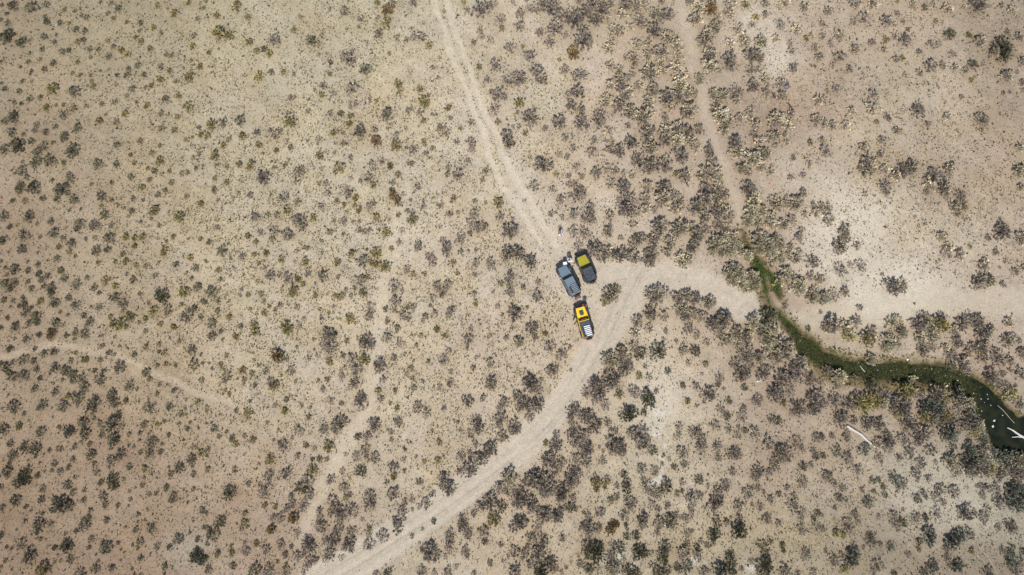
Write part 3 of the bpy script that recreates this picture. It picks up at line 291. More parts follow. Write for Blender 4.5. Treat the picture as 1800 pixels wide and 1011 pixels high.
def ground_colour(x, y):
    px = x*S+900; py = 505.5-y*S
    qx = px+(fbm(px, py, 150, 31)-0.5)*160; qy = py+(fbm(px, py, 150, 33)-0.5)*160
    c = grid_interp(qx, qy, SOIL_FALLOFFa, 0, 225, 0, 202.2)*0.75
    lum = (c@np.array([0.3,0.59,0.11]))[...,None]; c = c*0.80+lum*np.array([1.05,0.98,0.90])*0.20
    c = c*np.array([1.005,0.986,0.985])
    def mix(c, col, f): return c*(1-f[...,None])+np.asarray(col)*f[...,None]
    n = fbm(px, py, 60, 41, 5); n2 = fbm(px, py, 14, 44, 4)
    c = c*(0.90+0.20*n)[...,None]
    leftish = 1-smooth(200, 1100, px+200*(n-0.5))
    tuft = grid_interp(px, py, TUFT, 50, 100, 50, 100)
    c = mix(c, c*np.array([0.985,0.96,0.83]), smooth(0.45, 0.62, fbm(px, py, 45, 51, 4))*tuft*0.65)       # dry straw cover
    c = mix(c, c*np.array([0.93,0.84,0.76]), smooth(0.5, 0.68, fbm(px, py, 80, 55, 4))*0.3)             # redder soil
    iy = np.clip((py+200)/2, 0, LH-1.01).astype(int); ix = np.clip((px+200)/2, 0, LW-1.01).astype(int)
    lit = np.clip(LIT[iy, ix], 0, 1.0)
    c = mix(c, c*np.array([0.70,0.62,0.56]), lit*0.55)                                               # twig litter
    for (bx, by, rx, ry) in BROWN:
        f = np.exp(-((px-bx)/rx)**2-((py-by)/ry)**2)*(0.1+0.9*n2)*0.8; c = mix(c, c*np.array([0.82,0.775,0.75]), np.clip(f,0,0.7))
    rill = fbm((px*0.62-py*0.78)*1.0, (px*0.78+py*0.62)*0.10, 11, 63, 4)
    c = c*(0.90+0.20*rill)[...,None]                                                                  # slope wash lines
    for (bx, by, rx, ry) in PALE:
        f = np.exp(-((px-bx)/rx)**2-((py-by)/ry)**2)*(0.15+0.85*n2); c = mix(c, srgb((226,216,196))*0.77, np.clip(f,0,0.46))
    for (bx, by, rx, ry) in GREY:
        f = np.exp(-((px-bx)/rx)**2-((py-by)/ry)**2)*(0.4+0.5*n2); c = mix(c, srgb((178,170,150))*0.74, np.clip(f,0,0.65))
    for (bx, by, rx, ry) in CHALK:
        f = np.exp(-((px-bx)/rx)**2-((py-by)/ry)**2)*smooth(0.40, 0.66, fbm(px, py, 9, 47, 4))*1.1; c = mix(c, srgb((220,213,198))*0.77, np.clip(f,0,0.75))
    m = masks(px, py); tone = srgb((206,193,173))*0.76
    str_ = 0.92+0.16*fbm(px*0.75+py*0.66, (px*0.66-py*0.75)*0.12, 5, 61, 3)
    c = mix(c, tone*1.0, m['track']*0.6)
    rd = tone*np.ones(c.shape)*str_[...,None]
    # faint wheel lines along the road
    d, w = pdist(px, py, ROAD); ln = np.exp(-((d-9)/2.2)**2)+np.exp(-((d-16)/1.6)**2)*0.6
    rd = rd*(1-0.20*ln*smooth(0.25,0.55,fbm(px,py,40,66)))[...,None]
    for pl in ([(1150,484,1),(1112,496,1),(1088,522,1),(1068,566,1),(1046,606,1)],[(1210,492,1),(1140,500,1),(1104,516,1),(1084,552,1),(1074,590,1)],[(1046,500,1),(1054,540,1),(1046,590,1),(1024,640,1)],[(1100,490,1),(1060,500,1),(1040,530,1)],[(1340,548,1),(1285,518,1),(1230,496,1),(1160,490,1)]):
        dd = pdist(px, py, pl)[0]; rd = rd*(1-0.13*np.exp(-(dd/1.9)**2)*smooth(0.3,0.6,fbm(px,py,25,67)))[...,None]
    c = c*(1-0.85*m['road'][...,None])+rd*0.85*m['road'][...,None]
    c = mix(c, srgb((208,196,172))*0.76, m['roade']*0.5); c = mix(c, srgb((218,205,182))*0.78, m['rut']*0.55)
    c = mix(c, srgb((202,188,166))*0.76, m['wash']*0.4); c = mix(c, srgb((216,202,178))*0.77, m['pathc']*0.4)
    c = mix(c, srgb((204,186,158))*0.77, m['pathl']*0.5); c = mix(c, srgb((186,171,142))*0.76, (1-smooth(-4,8,pdist(px,py,PATHS[1:])[0]-8))*0.3)
    e = channel(px, py)
    bank = 1-smooth(0, 16, e+6*(n2-0.5)); low = smooth(1380, 1440, px)
    c = mix(c, srgb((150,128,98))*0.76, bank*0.55)
    c = mix(c, srgb((92,84,52))*0.7, (1-smooth(-5, 6, e+10*(n2-0.5))))
    d, w = pdist(px, py, [(1352,560,3),(1378,590,3),(1395,620,3.5),(1418,645,4),(1440,662,3)])
    c = mix(c, srgb((212,194,164))*0.77, (1-smooth(-2,3,d-w+4*(n2-0.5)))*0.8)
    # damp gully between the two green pools
    d, w = pdist(px, py, [(1338,490,10),(1345,520,13),(1352,545,8),(1372,560,6)])
    c = mix(c, srgb((140,122,96))*0.76, (1-smooth(-3,4,d-w+6*(n2-0.5)))*0.85)
    d, w = pdist(px, py, [(1425,655,4),(1470,665,14),(1560,672,16),(1660,678,12)])
    c = mix(c, srgb((128,110,78))*0.76, (1-smooth(-6,8,d-w+14*(n2-0.5)))*0.8)
    return np.clip(c, 0.01, 0.8)

def grit_amount(px, py):
    m = masks(px, py); g = grid_interp(px, py, GRIT, 50, 100, 50, 100)*(0.4+1.2*fbm(px, py, 70, 71, 3))
    return np.clip(g*(1-0.85*np.maximum.reduce([m['road'], m['roade'], m['rut'], m['track']*0.5, m['wash']])), 0, 1)

# ------------------------------------------------------------------ ground: one sheet, fine under the photo, coarse out to the horizon
def axis(half, step, far, grow=1.12):
    a = list(np.arange(-half, half+1e-6, step)); s = step; e = half
    ext = []
    while e < far: s *= grow; e += s; ext.append(e)
    return np.array([-v for v in reversed(ext)]+a+ext)
ax = axis(76, 0.21, 3000); ay = axis(45, 0.21, 3000)
GX, GY = np.meshgrid(ax, ay); GZ = height(GX, GY)
nx, ny = len(ax), len(ay)
verts = np.stack([GX, GY, GZ], -1).reshape(-1,3)
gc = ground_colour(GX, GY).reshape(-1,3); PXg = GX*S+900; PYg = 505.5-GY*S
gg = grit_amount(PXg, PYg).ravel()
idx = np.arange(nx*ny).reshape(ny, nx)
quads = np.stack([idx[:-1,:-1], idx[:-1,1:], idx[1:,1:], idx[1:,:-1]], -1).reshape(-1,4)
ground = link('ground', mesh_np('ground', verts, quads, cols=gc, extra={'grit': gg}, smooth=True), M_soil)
tag(ground, kind='structure')
def zat(x, y): return float(height(np.array([x]), np.array([y]))[0])

# tracks, paths and stream bed: sheets 4 mm above the soil they are worn into
MK = masks(PXg, PYg); E = channel(PXg, PYg)
taken = np.zeros((ny, nx), bool)
def overlay(name, mask):
    mask = mask & ~taken; taken[mask] = True
    q = mask[:-1,:-1] & mask[:-1,1:] & mask[1:,1:] & mask[1:,:-1] & (np.abs(GX[:-1,:-1]) < 80) & (np.abs(GY[:-1,:-1]) < 48)
    qs = quads.reshape(ny-1, nx-1, 4)[q]
    used, inv = np.unique(qs, return_inverse=True)
    v = verts[used].copy(); v[:,2] += 0.004
    o = link(name, mesh_np(name, v, inv.reshape(-1,4), cols=gc[used], extra={'grit': gg[used]}, smooth=True), M_soil)
    return tag(o, kind='structure')
overlay('stream_bed', E < 2)
overlay('dirt_road', (MK['road'] > 0.5) | (MK['roade'] > 0.55))
overlay('dirt_track', (MK['rut'] > 0.5) | (MK['track'] > 0.55))
overlay('dry_wash', (MK['wash'] > 0.5))
overlay('footpath', (MK['pathc'] > 0.55) | (MK['pathl'] > 0.5))

# water lying in the channel
def mat_water():
    m, t, b = new_mat('stream_water'); K = t.links.new
    tc = t.nodes.new('ShaderNodeTexCoord'); n = t.nodes.new('ShaderNodeTexNoise'); n.inputs['Scale'].default_value = 0.8; n.inputs['Detail'].default_value = 8
    K(tc.outputs['Object'], n.inputs['Vector']); r = t.nodes.new('ShaderNodeValToRGB'); K(n.outputs[0], r.inputs[0])
    r.color_ramp.elements[0].position = 0.38; r.color_ramp.elements[0].color = (0.010,0.014,0.010,1)
    r.color_ramp.elements[1].position = 0.62; r.color_ramp.elements[1].color = (0.024,0.026,0.013,1)
    K(r.outputs[0], b.inputs['Base Color']); b.inputs['Roughness'].default_value = 0.18; b.inputs['Specular IOR Level'].default_value = 0.1
    n2 = t.nodes.new('ShaderNodeTexNoise'); n2.inputs['Scale'].default_value = 5; K(tc.outputs['Object'], n2.inputs['Vector'])
    bp = t.nodes.new('ShaderNodeBump'); bp.inputs['Strength'].default_value = 0.15; bp.inputs['Distance'].default_value = 0.02
    K(n2.outputs[0], bp.inputs['Height']); K(bp.outputs[0], b.inputs['Normal']); return m
wm = (E < 4) & (np.abs(GX) < 80) & (np.abs(GY) < 48)
q = wm[:-1,:-1] & wm[:-1,1:] & wm[1:,1:] & wm[1:,:-1]
qs = quads.reshape(ny-1, nx-1, 4)[q]; used, inv = np.unique(qs, return_inverse=True); v = verts[used].copy(); v[:,2] = -0.30
water = link('water', mesh_np('water', v, inv.reshape(-1,4)), mat_water()); tag(water, kind='structure')

# ------------------------------------------------------------------ shrubs
TONES = {  # leaf colours (as sunlit sRGB, turned down to real albedo below), twig colour, leafiness
 'g': ([(158,148,132),(134,124,116),(174,164,140),(118,108,106)], (118,104,98), 0.8),
 'd': ([(112,112,86),(92,92,74),(132,128,96),(80,78,68)], (88,78,70), 1.0),
 'b': ([(124,128,112),(104,108,98),(142,142,120),(88,92,88)], (94,88,84), 1.0),
 'y': ([(170,160,102),(150,140,94),(188,176,118),(128,118,86)], (128,114,92), 0.8),
 'p': ([(202,193,166),(180,172,148),(212,200,162),(154,148,130)], (140,126,108), 1.1),
 'o': ([(150,126,88),(124,100,74),(166,136,88),(104,86,70)], (104,86,70), 1.0),
 'm': ([(182,171,148),(154,143,130),(202,190,156),(130,118,114)], (128,114,108), 1.15),
 'k': ([(134,130,106),(108,106,90),(152,146,116),(90,86,80)], (96,86,78), 0.95)}
DARKEN = 0.98
def shrub_arrays(rad, tone, seed, lod=1.0):
    """leaf sprays and twigs of one rounded shrub; returns (leaf verts, leaf quads, leaf cols), (twig ...)"""
    g = np.random.default_rng(seed); cols, tw, leafy = TONES[tone]
    cols = srgb(np.array(cols))*DARKEN; tw = srgb(tw)*DARKEN
    if seed % 4 == 3: leafy = leafy*0.7                    # a sparser, older plant
    nb = int((15+40*min(rad,1.4)**1.3)*(0.6+0.4*lod)*leafy)
    nl = max(6, int(13*lod)+1)
    ang = np.arange(nb)*2.39996+g.normal(0, 0.25, nb); rho = np.sqrt((np.arange(nb)+0.5)/nb)*0.97; el = np.arccos(np.clip(rho, 0, 1))
    lob = 1+0.11*np.sin(ang*2+g.uniform(0,6))+0.09*np.sin(ang*3+g.uniform(0,6))+0.07*np.sin(ang*5+g.uniform(0,6))
    rr = rad*lob*g.uniform(0.78, 1.06, nb)
    tip = np.stack([np.cos(ang)*np.cos(el)*rr, np.sin(ang)*np.cos(el)*rr, np.sin(el)*rr*g.uniform(0.72,1.02,nb)+0.05], -1)
    dirn = tip/np.linalg.norm(tip, axis=1, keepdims=True)
    # leaves, grouped by branch
    base = np.repeat(tip, nl, 0); dr = np.repeat(dirn, nl, 0); n = len(base)
    d = dr+g.normal(0, 0.34, (n,3)); d[:,2] += 0.15; d /= np.linalg.norm(d, axis=1, keepdims=True)
    Ls = (0.12+0.12*min(rad,1.0))*g.uniform(0.6, 1.3, n)/(0.75+0.25*lod); ws = Ls*g.uniform(0.28, 0.5, n)
    st = base-dr*g.uniform(0.0, 0.22, (n,1))*rad*0.7+g.normal(0, 0.022+0.022*rad, (n,3))
    side = np.cross(d, np.array([0,-0.5,1.0])+g.normal(0,0.55,(n,3))); side /= np.linalg.norm(side, axis=1, keepdims=True)+1e-9
    e = st+d*Ls[:,None]; mid = st+d*(Ls*0.55)[:,None]
    v = np.stack([st, mid+side*(ws*0.5)[:,None], e, mid-side*(ws*0.5)[:,None]], 1)
    v[:,:,2] = np.maximum(v[:,:,2], 0.02)
    bc = cols[g.choice(len(cols), nb, p=[.35,.25,.25,.15])]; c = np.repeat(np.repeat(bc, nl, 0)*g.uniform(0.8,1.2,(n,1)), 4, 0)
    lv = v.reshape(-1,3); lq = np.arange(n*4).reshape(-1,4)
    # twigs: thin two-sided strips from the root crown
    nt_ = int(nb*(0.9 if lod >= 1 else 0.5)); k = g.integers(0, nb, nt_)
    t1 = tip[k]*g.uniform(0.8, 1.12, (nt_,1)); t0 = g.normal(0, 0.05*rad, (nt_,3)); t0[:,2] = -0.03
    ax_ = t1-t0; ax_ /= np.linalg.norm(ax_, axis=1, keepdims=True)
    s1 = np.cross(ax_, np.array([0,0,1.0])+g.normal(0,0.3,(nt_,3))); s1 /= np.linalg.norm(s1, axis=1, keepdims=True)+1e-9
    s2 = np.cross(ax_, s1); w0 = (0.012+0.012*rad)
    ring = []
    for tt, wv in ((t0, w0), ((t0*0.45+t1*0.55)+g.normal(0,0.03*rad+0.01,(nt_,3)), w0*0.8), (t1, w0*0.35)):
        ring.append(np.stack([tt+s1*wv, tt-s1*0.5*wv+s2*0.87*wv, tt-s1*0.5*wv-s2*0.87*wv], 1))
    tv = np.stack(ring, 1).reshape(nt_, 9, 3); b = (np.arange(nt_)*9)[:,None]
    qd = []
    for lvl in (0, 3):
        for a in range(3):
            a2 = (a+1) % 3; qd.append(np.concatenate([b+lvl+a, b+lvl+a2, b+lvl+3+a2, b+lvl+3+a], 1))
    tq = np.concatenate(qd, 0)
    tc_ = np.repeat(tw[None]*g.uniform(0.75, 1.25, (nt_,1)), 9, 0)
    tv = tv.reshape(-1,3)
    return (lv, lq, c), (tv, tq, tc_)

CLASSES = [0.35, 0.55, 0.8, 1.1, 1.5]
def nearest_class(r): return min(range(len(CLASSES)), key=lambda i: abs(math.log(CLASSES[i]/r)))
SAGE = [s for s in SHRUBS if s[3] in 'gdbmk']; RABB = [s for s in SHRUBS if s[3] in 'ypo']
inframe = lambda s: -5 < s[0] < 1805 and -5 < s[1] < 1016
SAGE.sort(key=lambda s: -s[2]); RABB.sort(key=lambda s: -s[2])
def split(lst):
    out, kept = [], []
    for s in lst: (kept if len(kept) < 296 and inframe(s) and 2 < s[0] < 1798 and 2 < s[1] < 1009 else out).append(s)
    return kept, out
sage_i, sage_r = split(SAGE); rabb_i, rabb_r = split(RABB)

LANDMARKS = [((1026,566),'the yellow vehicle'),((999,493),'the grey vehicle'),((1030,472),'the olive hooded vehicle'),
 ((1519,770),'the long pale log'),((1765,770),'the dark pool'),((1368,508),'the lower green water patch'),((1336,468),'the upper green water patch'),
 ((984,410),'the lone person in white'),((1785,762),'the forked driftwood')]
def dirword(dx, dy):
    a = math.degrees(math.atan2(-dy, dx)) % 360
    return ['right of','above right of','above','above left of','left of','below left of','below','below right of'][int((a+22.5)//45) % 8]
_m = masks(np.array([s[0] for s in SHRUBS]), np.array([s[1] for s in SHRUBS]))
def side_of(x, y):
    """where it stands, in words one can find"""
    pts = {'beside the stream': STREAM, 'beside the dirt road': ROAD+[], 'beside the eastern road': ROADE, 'beside the side road': ROADR,
           'beside the wheel ruts': RUT1, 'beside the dry wash': WASH, 'beside the sandy footpath': PATHC, 'beside the thin footpath': PATHL}
    best, name = 1e9, ''
    for k, p in pts.items():
        d, w = pdist(np.array([x]), np.array([y]), p); d = d[0]-w[0]
        if d < best: best, name = d, k
    return name if best < 38 else ('in the thicket' if LIT[int((y+200)/2)-12:int((y+200)/2)+12, int((x+200)/2)-12:int((x+200)/2)+12].mean() > 0.55 else 'on open gravel')
LOOK = {'m':'cream and grey','k':'grey olive','g':'mauve grey','d':'dark olive','b':'dark blue grey','y':'yellow green','p':'pale cream tipped','o':'rusty brown'}
used_lab = set()
def shrub_label(s, noun):
    x, y, r, k = s
    size = 'large' if r > 11.5 else ('medium' if r > 8 else 'small')
    best = min(LANDMARKS, key=lambda L: math.hypot(L[0][0]-x, L[0][1]-y)); dx, dy = x-best[0][0], y-best[0][1]
    if math.hypot(dx, dy) < 62:
        lab = '%s %s %s just %s %s' % (size, LOOK[k], noun, dirword(dx, dy), best[1])
        if lab not in used_lab: used_lab.add(lab); return lab
    for prec in (0, 1):
        lab = '%s %s %s %s, %.*f%% across, %.*f%% down the photo' % (size, LOOK[k], noun, side_of(x, y), prec, x/18, prec, y/10.11)
        if lab not in used_lab: break
    used_lab.add(lab); return lab

cache = {}
def proto(cls, tone, var):
    key = (cls, tone, var)
    if key not in cache:
        (lv, lq, lc), (tv, tq, tc_) = shrub_arrays(CLASSES[cls], tone, 1000*cls+40*var+4*ord(tone)+var, 1.0)
        lm = mesh_np('foliage', lv, lq, cols=lc); lm.materials.append(M_leaf)
        tm = mesh_np('branches', tv, tq, cols=tc_); tm.materials.append(M_twig)
        cache[key] = (lm, tm)
    return cache[key]
def world_of(s):
    x, y, r, k = s; wx, wy = P(x, y+0.10*r); return wx, wy, r/S*1.0
def place(lst, name, cat, noun, group):
    arr = np.array([world_of(s)[:2] for s in lst]); zs = height(arr[:,0], arr[:,1])
    for i, s in enumerate(lst):
        wx, wy, rad = world_of(s); cls = nearest_class(rad); lm, tm = proto(cls, s[3], i % 4)
        sc = rad/CLASSES[cls]; rz = random.uniform(0, 6.283)
        root = empty(name, (wx, wy, float(zs[i])-0.02), rz); root.scale = (sc*random.uniform(0.84,1.16), sc*random.uniform(0.84,1.16), sc*random.uniform(0.85,1.15))
        tag(root, shrub_label(s, noun), cat, group)
        link('foliage', lm, parent=root); link('branches', tm, parent=root)
place(sage_i, 'sagebrush', 'sagebrush', 'sagebrush', 'sagebrush shrubs scattered over the desert flat')
place(rabb_i, 'rabbitbrush', 'rabbitbrush', 'rabbitbrush', 'rabbitbrush shrubs scattered over the desert flat')

# the many smaller shrubs (and those just past the picture's edge): one object per kind
def merge(lst, name, label, cat):
    LV=[];LQ=[];LC=[];TV=[];TQ=[];TC=[]; lo=to=0; lib = {}
    arr = np.array([world_of(s)[:2] for s in lst]); zs = height(arr[:,0], arr[:,1])
    for i, s in enumerate(lst):
        wx, wy, rad = world_of(s); cls = nearest_class(max(rad, 0.2)); key = (cls, s[3], i % 6)
        if key not in lib: lib[key] = shrub_arrays(CLASSES[cls], s[3], 5000+777*cls+31*(i%6)+ord(s[3]), 0.62)
        sc = max(rad, 0.12)/CLASSES[cls]; a = random.uniform(0, 6.283); ca, sa = math.cos(a), math.sin(a)
        Rm = np.array([[ca,-sa,0],[sa,ca,0],[0,0,1]])*np.array([random.uniform(.9,1.1), random.uniform(.9,1.1), random.uniform(.85,1.1)])*sc
        off = np.array([wx, wy, zs[i]-0.02]); tint = random.uniform(0.8, 1.2)
        (lv, lq, lc), (tv, tq, tc_) = lib[key]
        LV.append(lv@Rm.T+off); LQ.append(lq+lo); LC.append(lc*tint); lo += len(lv)
        LV.append(tv@Rm.T+off); LQ.append(tq+lo); LC.append(tc_*tint); lo += len(tv)
    o = link(name, mesh_np(name, np.concatenate(LV), np.concatenate(LQ), cols=np.concatenate(LC)), M_leaf)
    return tag(o, label, cat, kind='stuff')
extra = []
while len(extra) < 900:
    x = random.uniform(-330, 2130); y = random.uniform(-230, 1240)
    if -8 < x < 1808 and -8 < y < 1019: continue
    mm = masks(np.array([x]), np.array([y]))
    if max(float(mm[k][0]) for k in ('road','roade','rut','wash','track')) > 0.1 or channel(np.array([x]), np.array([y]))[0] < 6: continue
    k = random.choice('ggdgyd') if x < 900 else random.choice('ggbgyp')
    extra.append((x, y, random.uniform(4, 12)*random.uniform(0.7, 1.1), k))
merge(sage_r+[e for e in extra if e[3] in 'gdb'], 'small_sagebrush', 'scattering of small grey and dark sagebrush between the larger shrubs', 'sagebrush scrub')
merge(rabb_r+[e for e in extra if e[3] in 'yp'], 'small_rabbitbrush', 'scattering of small yellow green rabbitbrush between the larger shrubs', 'rabbitbrush scrub')

# ------------------------------------------------------------------ ground cover: tufts, pebbles, water weed
def scatter(n, fn, x0=-330, x1=2130, y0=-230, y1=1240):
    px = rng.uniform(x0, x1, n); py = rng.uniform(y0, y1, n); k = rng.random(n) < fn(px, py)
    return px[k], py[k]
def tuft_density(px, py):
    m = masks(px, py); f = grid_interp(px, py, TUFT, 50, 100, 50, 100)
    cl = smooth(0.34, 0.58, fbm(px, py, 16, 81, 3))*0.75+0.25
    bare = np.maximum.reduce([m['road'], m['roade'], m['rut'], m['wash'], m['pathc']*0.8, m['track']*0.55, m['pathl']*0.8])
    out = np.where((px < 0)|(px > 1800)|(py < 0)|(py > 1011), 0.5, 1)
    return np.clip(f*cl*(1-0.97*bare), 0, 1)*(channel(px, py) > 4)*out
def tufts(px, py, name, label, cat, pal, rad, hgt, nb, zoff=0.0, flatz=None):
    n = len(px); x = (px-900)/S; y = (505.5-py)/S; z = height(x, y) if flatz is None else np.full(n, flatz)
    nbv = nb; a = rng.uniform(0, 6.283, (n, nbv)); sz = rng.lognormal(0, 0.35, (n,1))
    rr = rad*sz*rng.uniform(0.5, 1.2, (n,nbv)); hh = hgt*sz*rng.uniform(0.5, 1.2, (n,nbv)); w = rad*sz*0.42
    bx = x[:,None]+rng.normal(0,1,(n,nbv))*rad*0.25; by = y[:,None]+rng.normal(0,1,(n,nbv))*rad*0.25; bz = (z[:,None]+zoff)*np.ones((1,nbv))
    ca, sa = np.cos(a), np.sin(a)
    v0 = np.stack([bx-sa*w, by+ca*w, bz], -1); v1 = np.stack([bx+sa*w, by-ca*w, bz], -1); v2 = np.stack([bx+ca*rr, by+sa*rr, bz+hh], -1)
    v = np.stack([v0, v1, v2], 2).reshape(-1,3); t = np.arange(n*nbv*3).reshape(-1,3)
    pal = srgb(np.array(pal))*DARKEN; c = pal[rng.integers(0, len(pal), n)]*rng.uniform(0.75, 1.25, (n,1)); c = np.repeat(c, nbv*3, 0)
    o = link(name, mesh_np(name, v, tris=t, cols=c), M_tuft); return tag(o, label, cat, kind='stuff')
px, py = scatter(560000, tuft_density)
warm = rng.random(len(px)) < np.clip(grid_interp(px, py, TUFT, 50, 100, 50, 100)*0.75, 0, 0.6)
tufts(px[warm], py[warm], 'dry_grass', 'sparse yellowish dry grass tufts dotted over the pale soil', 'grass', [(150,142,92),(128,120,78),(166,156,108),(104,98,66)], 0.080, 0.11, 4)
tufts(px[~warm], py[~warm], 'ground_cover', 'tiny dark low plants dotted over the pale soil', 'ground cover', [(86,76,56),(70,64,50),(102,90,66),(62,56,46)], 0.070, 0.11, 4)
# straggly half-size plants that fill the picture between the counted shrubs
px, py = scatter(60000, lambda a, b: tuft_density(a, b)*0.5*smooth(0.45, 0.62, fbm(a, b, 30, 85, 3)))
tufts(px, py, 'straw_clumps', 'loose straw coloured clumps of dry plants in patches on the plain', 'dry plants', [(150,138,96),(132,122,90),(112,102,84),(160,150,110),(108,96,84),(140,128,104)], 0.13, 0.14, 8)

def stones(px, py, name, pal, s0, s1, label, cat, kind='stuff'):
    n = len(px); x = (px-900)/S; y = (505.5-py)/S; z = height(x, y)
    ob = np.array([(1,0,0),(0,1,0),(-1,0,0),(0,-1,0),(0,0,1),(0,0,-0.6)], float)
    sz = (s0+(s1-s0)*rng.random(n)**3)[:,None,None]
    v = ob[None]*sz*rng.uniform(0.6,1.2,(n,6,3)); v[:,:,2] *= 0.7
    a = rng.uniform(0, 6.28, n); ca, sa = np.cos(a)[:,None], np.sin(a)[:,None]
    X = v[:,:,0]*ca-v[:,:,1]*sa+x[:,None]; Y = v[:,:,0]*sa+v[:,:,1]*ca+y[:,None]; Z = v[:,:,2]+z[:,None]
    v = np.stack([X,Y,Z],-1).reshape(-1,3); f = np.array([(0,1,4),(1,2,4),(2,3,4),(3,0,4),(1,0,5),(2,1,5),(3,2,5),(0,3,5)])
    t = (f[None]+(np.arange(n)*6)[:,None,None]).reshape(-1,3)
    pal = srgb(np.array(pal))*0.76; c = np.repeat(pal[rng.integers(0,len(pal),n)]*rng.uniform(.8,1.15,(n,1)), 6, 0)
    return tag(link(name, mesh_np(name, v, tris=t, cols=c), M_stone), label, cat, kind=kind)
px, py = scatter(60000, lambda a, b: grit_amount(a, b)*0.75*(channel(a, b) > 6))
stones(px, py, 'gravel', [(206,196,180),(168,150,130),(128,112,98),(188,172,150),(224,216,204),(110,96,86)], 0.03, 0.13, 'loose pale and brown pebbles strewn over the stony soil', 'gravel')

# water weed: bright in the two upper pools, dark moss down the stream
px, py = scatter(110000, lambda a, b: (channel(a, b) < 4)*np.where(a < 1385, 1.0, np.where(a < 1500, 1.0, 0.8))*(1-smooth(1680, 1740, a))*smooth(0.30, 0.5, fbm(a, b, 14, 95, 3)+np.where(a < 1500, .2, 0.06))*(b > 440), 1290, 1760, 380, 720)
up = px < 1385
tufts(px[up], py[up], 'water_weed', 'bright green weed filling the two small upper pools of the stream', 'water plants', [(70,86,40),(56,72,34),(86,98,50)], 0.12, 0.07, 5, flatz=-0.30)
tufts(px[~up], py[~up], 'stream_moss', 'dark green mossy weed lining the winding lower stream', 'water plants', [(66,76,38),(50,62,32),(80,82,44),(78,70,44),(56,58,34)], 0.10, 0.05, 5, zoff=0.0, flatz=-0.29)
px, py = scatter(16000, lambda a, b: (np.abs(channel(a, b)-2) < 9)*smooth(0.36, 0.6, fbm(a, b, 14, 97, 3))*(b > 395), 1290, 1800, 380, 760)
tufts(px, py, 'bank_grass', 'low olive green grass growing along both edges of the stream', 'grass', [(104,104,58),(88,92,52),(128,120,70),(76,80,48)], 0.13, 0.13, 6)

# ------------------------------------------------------------------ mesh helpers for the built things
def bm_box(bm, c, s, rot=None, taper=None):
    """box centre c, size s; taper = (x scale, y scale) of the top"""
    vs_ = []
    for z in (-.5, .5):
        for x, y in ((-.5,-.5),(.5,-.5),(.5,.5),(-.5,.5)):
            k = taper if (taper and z > 0) else (1, 1)
            v = Vector((x*s[0]*k[0], y*s[1]*k[1], z*s[2]))
            if rot is not None: v = rot @ v
            vs_.append(bm.verts.new(v+Vector(c)))
    for f in ((0,3,2,1),(4,5,6,7),(0,1,5,4),(1,2,6,5),(2,3,7,6),(3,0,4,7)): bm.faces.new([vs_[i] for i in f])
def bm_prism(bm, pts, z0, z1):
    """pts: outline (x, y) anticlockwise; z0/z1 number or function of (x, y)"""
    fz = lambda z, p: z(p[0], p[1]) if callable(z) else z
    lo = [bm.verts.new((p[0], p[1], fz(z0,p))) for p in pts]; hi = [bm.verts.new((p[0], p[1], fz(z1,p))) for p in pts]
    bm.faces.new(list(reversed(lo))); bm.faces.new(hi); n = len(pts)
    for i in range(n): bm.faces.new([lo[i], lo[(i+1)%n], hi[(i+1)%n], hi[i]])
def bm_profile(bm, yz, x0, x1):
    """side outline (y, z) extruded from x0 to x1"""
    a = [bm.verts.new((x0, y, z)) for y, z in yz]; b = [bm.verts.new((x1, y, z)) for y, z in yz]; n = len(yz)
    bm.faces.new(a); bm.faces.new(list(reversed(b)))
    for i in range(n): bm.faces.new([a[(i+1)%n], a[i], b[i], b[(i+1)%n]])
def bm_tube(bm, pts, rads, seg=8, cap=True):
    pts = [Vector(p) for p in pts]; rads = rads if isinstance(rads, (list, tuple)) else [rads]*len(pts); rings = []
    up = Vector((0,0,1))
    for i, p in enumerate(pts):
        d = (pts[min(i+1,len(pts)-1)]-pts[max(i-1,0)]).normalized()
        u = d.cross(up if abs(d.z) < 0.9 else Vector((1,0,0))).normalized(); v = d.cross(u)
        rings.append([bm.verts.new(p+(u*math.cos(a)+v*math.sin(a))*rads[i]) for a in [2*math.pi*k/seg for k in range(seg)]])
    for a, b in zip(rings[:-1], rings[1:]):
        for k in range(seg): bm.faces.new([a[k], a[(k+1)%seg], b[(k+1)%seg], b[k]])
    if cap: bm.faces.new(list(reversed(rings[0]))); bm.faces.new(rings[-1])
def bm_lathe_x(bm, c, prof, seg=24):
    """prof: (x, radius) revolved about the x axis through c"""
    rings = [[bm.verts.new((c[0]+x, c[1]+r*math.cos(a), c[2]+r*math.sin(a))) for a in [2*math.pi*k/seg for k in range(seg)]] for x, r in prof]
    for a, b in zip(rings[:-1], rings[1:]):
        for k in range(seg): bm.faces.new([a[k], a[(k+1)%seg], b[(k+1)%seg], b[k]])
    bm.faces.new(list(reversed(rings[0]))); bm.faces.new(rings[-1])
def part(name, bm, mat, parent, bevel=0.0, label=None):
    bmesh.ops.recalc_face_normals(bm, faces=bm.faces)
    if bevel: bmesh.ops.bevel(bm, geom=list(bm.edges)+list(bm.verts), offset=bevel, segments=2, affect='EDGES', clamp_overlap=True)
    me = bpy.data.meshes.new(name); bm.to_mesh(me); bm.free(); me.materials.append(mat)
    for p in me.polygons: p.use_smooth = True
    try: me.set_sharp_from_angle(angle=R(35))
    except Exception: pass
    o = bpy.data.objects.new(name, me); C.objects.link(o); o.parent = parent
    if label: o['label'] = label
    return o
NB = bmesh.new

